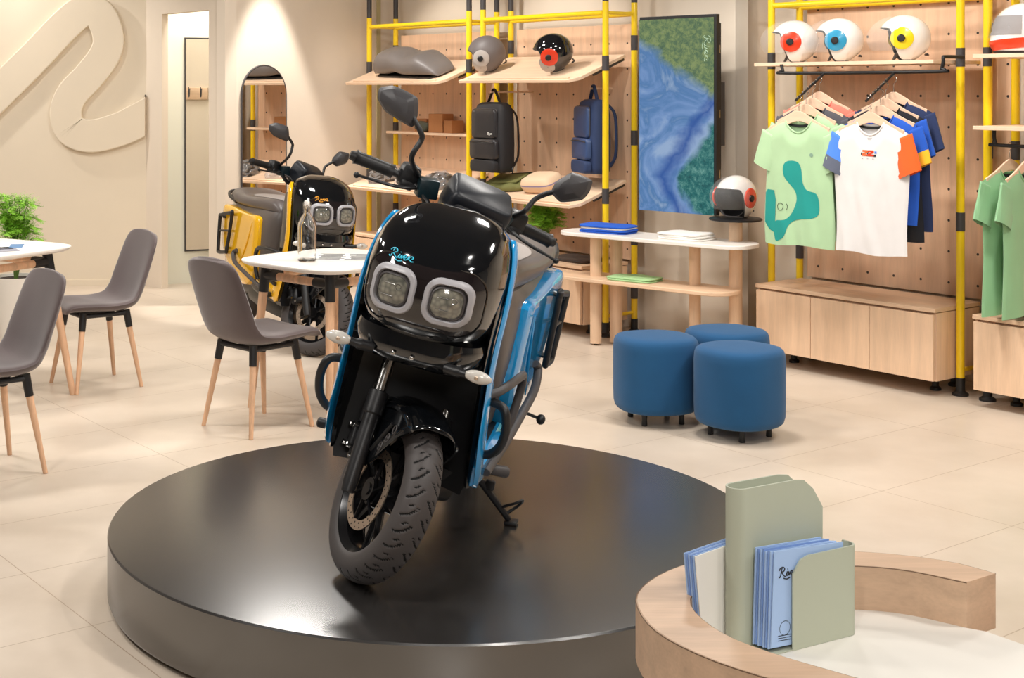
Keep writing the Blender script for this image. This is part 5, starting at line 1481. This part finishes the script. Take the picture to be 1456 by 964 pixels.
        lv.ell(H(.005, s * .36, .021), (.010, .010, .010), 10, 8)
        lv.build('brake_lever', m_satin, hb)
        MB().tube([H(*p) for p in spl([(-.01, s * .15, .05), (.06, s * .12, .03), (.07, s * .08, -.04), (.02, s * .04, -.12)], 5)], .0045, 6).build('brake_hose', m_satin, hb)
    # mirrors (stem, then a faceted housing with the glass on the rider's side)
    def mirror(stem, x0, pol, ridge):
        mm = MB().tube(spl(stem, 5), .0088, 12).build('mirror_stem', m_satin, hb)
        cy = sum(p[0] for p in pol) / len(pol); cz = sum(p[1] for p in pol) / len(pol)
        pp = [(p.x, p.y) for p in spl([(a, b, 0) for a, b in rcorn(pol, .16)], 2, True)]
        rg = []
        for o_, k in ((-.004, .93), (.0, .99), (.008, 1.0), (.026, .84), (.040, .52), (.044, .2)):
            rg.append([Vector((x0 + o_, (cy + (a - cy) * k) * 1 + (ridge[0] - cy) * (1 - k), (cz + (b - cz) * k) + (ridge[1] - cz) * (1 - k))) for a, b in pp])
        hs = MB().loft(rg).build('mirror_housing', m_mir, mm, smooth=24)
        MB().loft([[Vector((x0 + o_, cy + (a - cy) * .88, cz + (b - cz) * .88)) for a, b in pp] for o_ in (-.0045, -.007)]).build('mirror_glass', m_mirror, mm, smooth=0)
    mirror([H(-.03, -.165, .09), (-.22, -.190, 1.20), (-.22, -.172, 1.262), (-.215, -.178, 1.285), (-.21, -.212, 1.325)], -.225,
           [(-.338, 1.388), (-.294, 1.406), (-.212, 1.387), (-.200, 1.332), (-.207, 1.290), (-.302, 1.320), (-.335, 1.353)], (-.255, 1.352))
    mirror([H(-.03, .165, .09), (-.48, .150, 1.095), (-.50, .172, 1.139), (-.50, .208, 1.168), (-.495, .240, 1.182)], -.505,
           [(.223, 1.206), (.267, 1.254), (.338, 1.243), (.336, 1.204), (.319, 1.173), (.253, 1.149), (.217, 1.173)], (.270, 1.215))
    return t
m_cy = M('scooter_blue', (22, 150, 216), .16, coat=1)
m_ye = M('scooter_yellow', (246, 186, 20), .18, coat=1)
m_lc = M('script_cyan', (60, 200, 232), .4)
m_lo = M('script_amber', (250, 170, 30), .4)
# heading: local +x is forward (towards us), front contact patch at the local origin
def pose(x, y, z, psi): return Matrix.Translation((x, y, z)) @ Matrix.Rotation(math.radians(-90 - psi), 4, 'Z')
scooter('black and blue scooter standing on the round podium', pose(-.03, 4.05, .2182, 15), m_cy, m_cy, m_lc)
scooter('black and yellow scooter on the floor behind the middle table', pose(-.38, 8.52, 0.0034, -24), m_ye, m_ye, m_lo, math.radians(5))
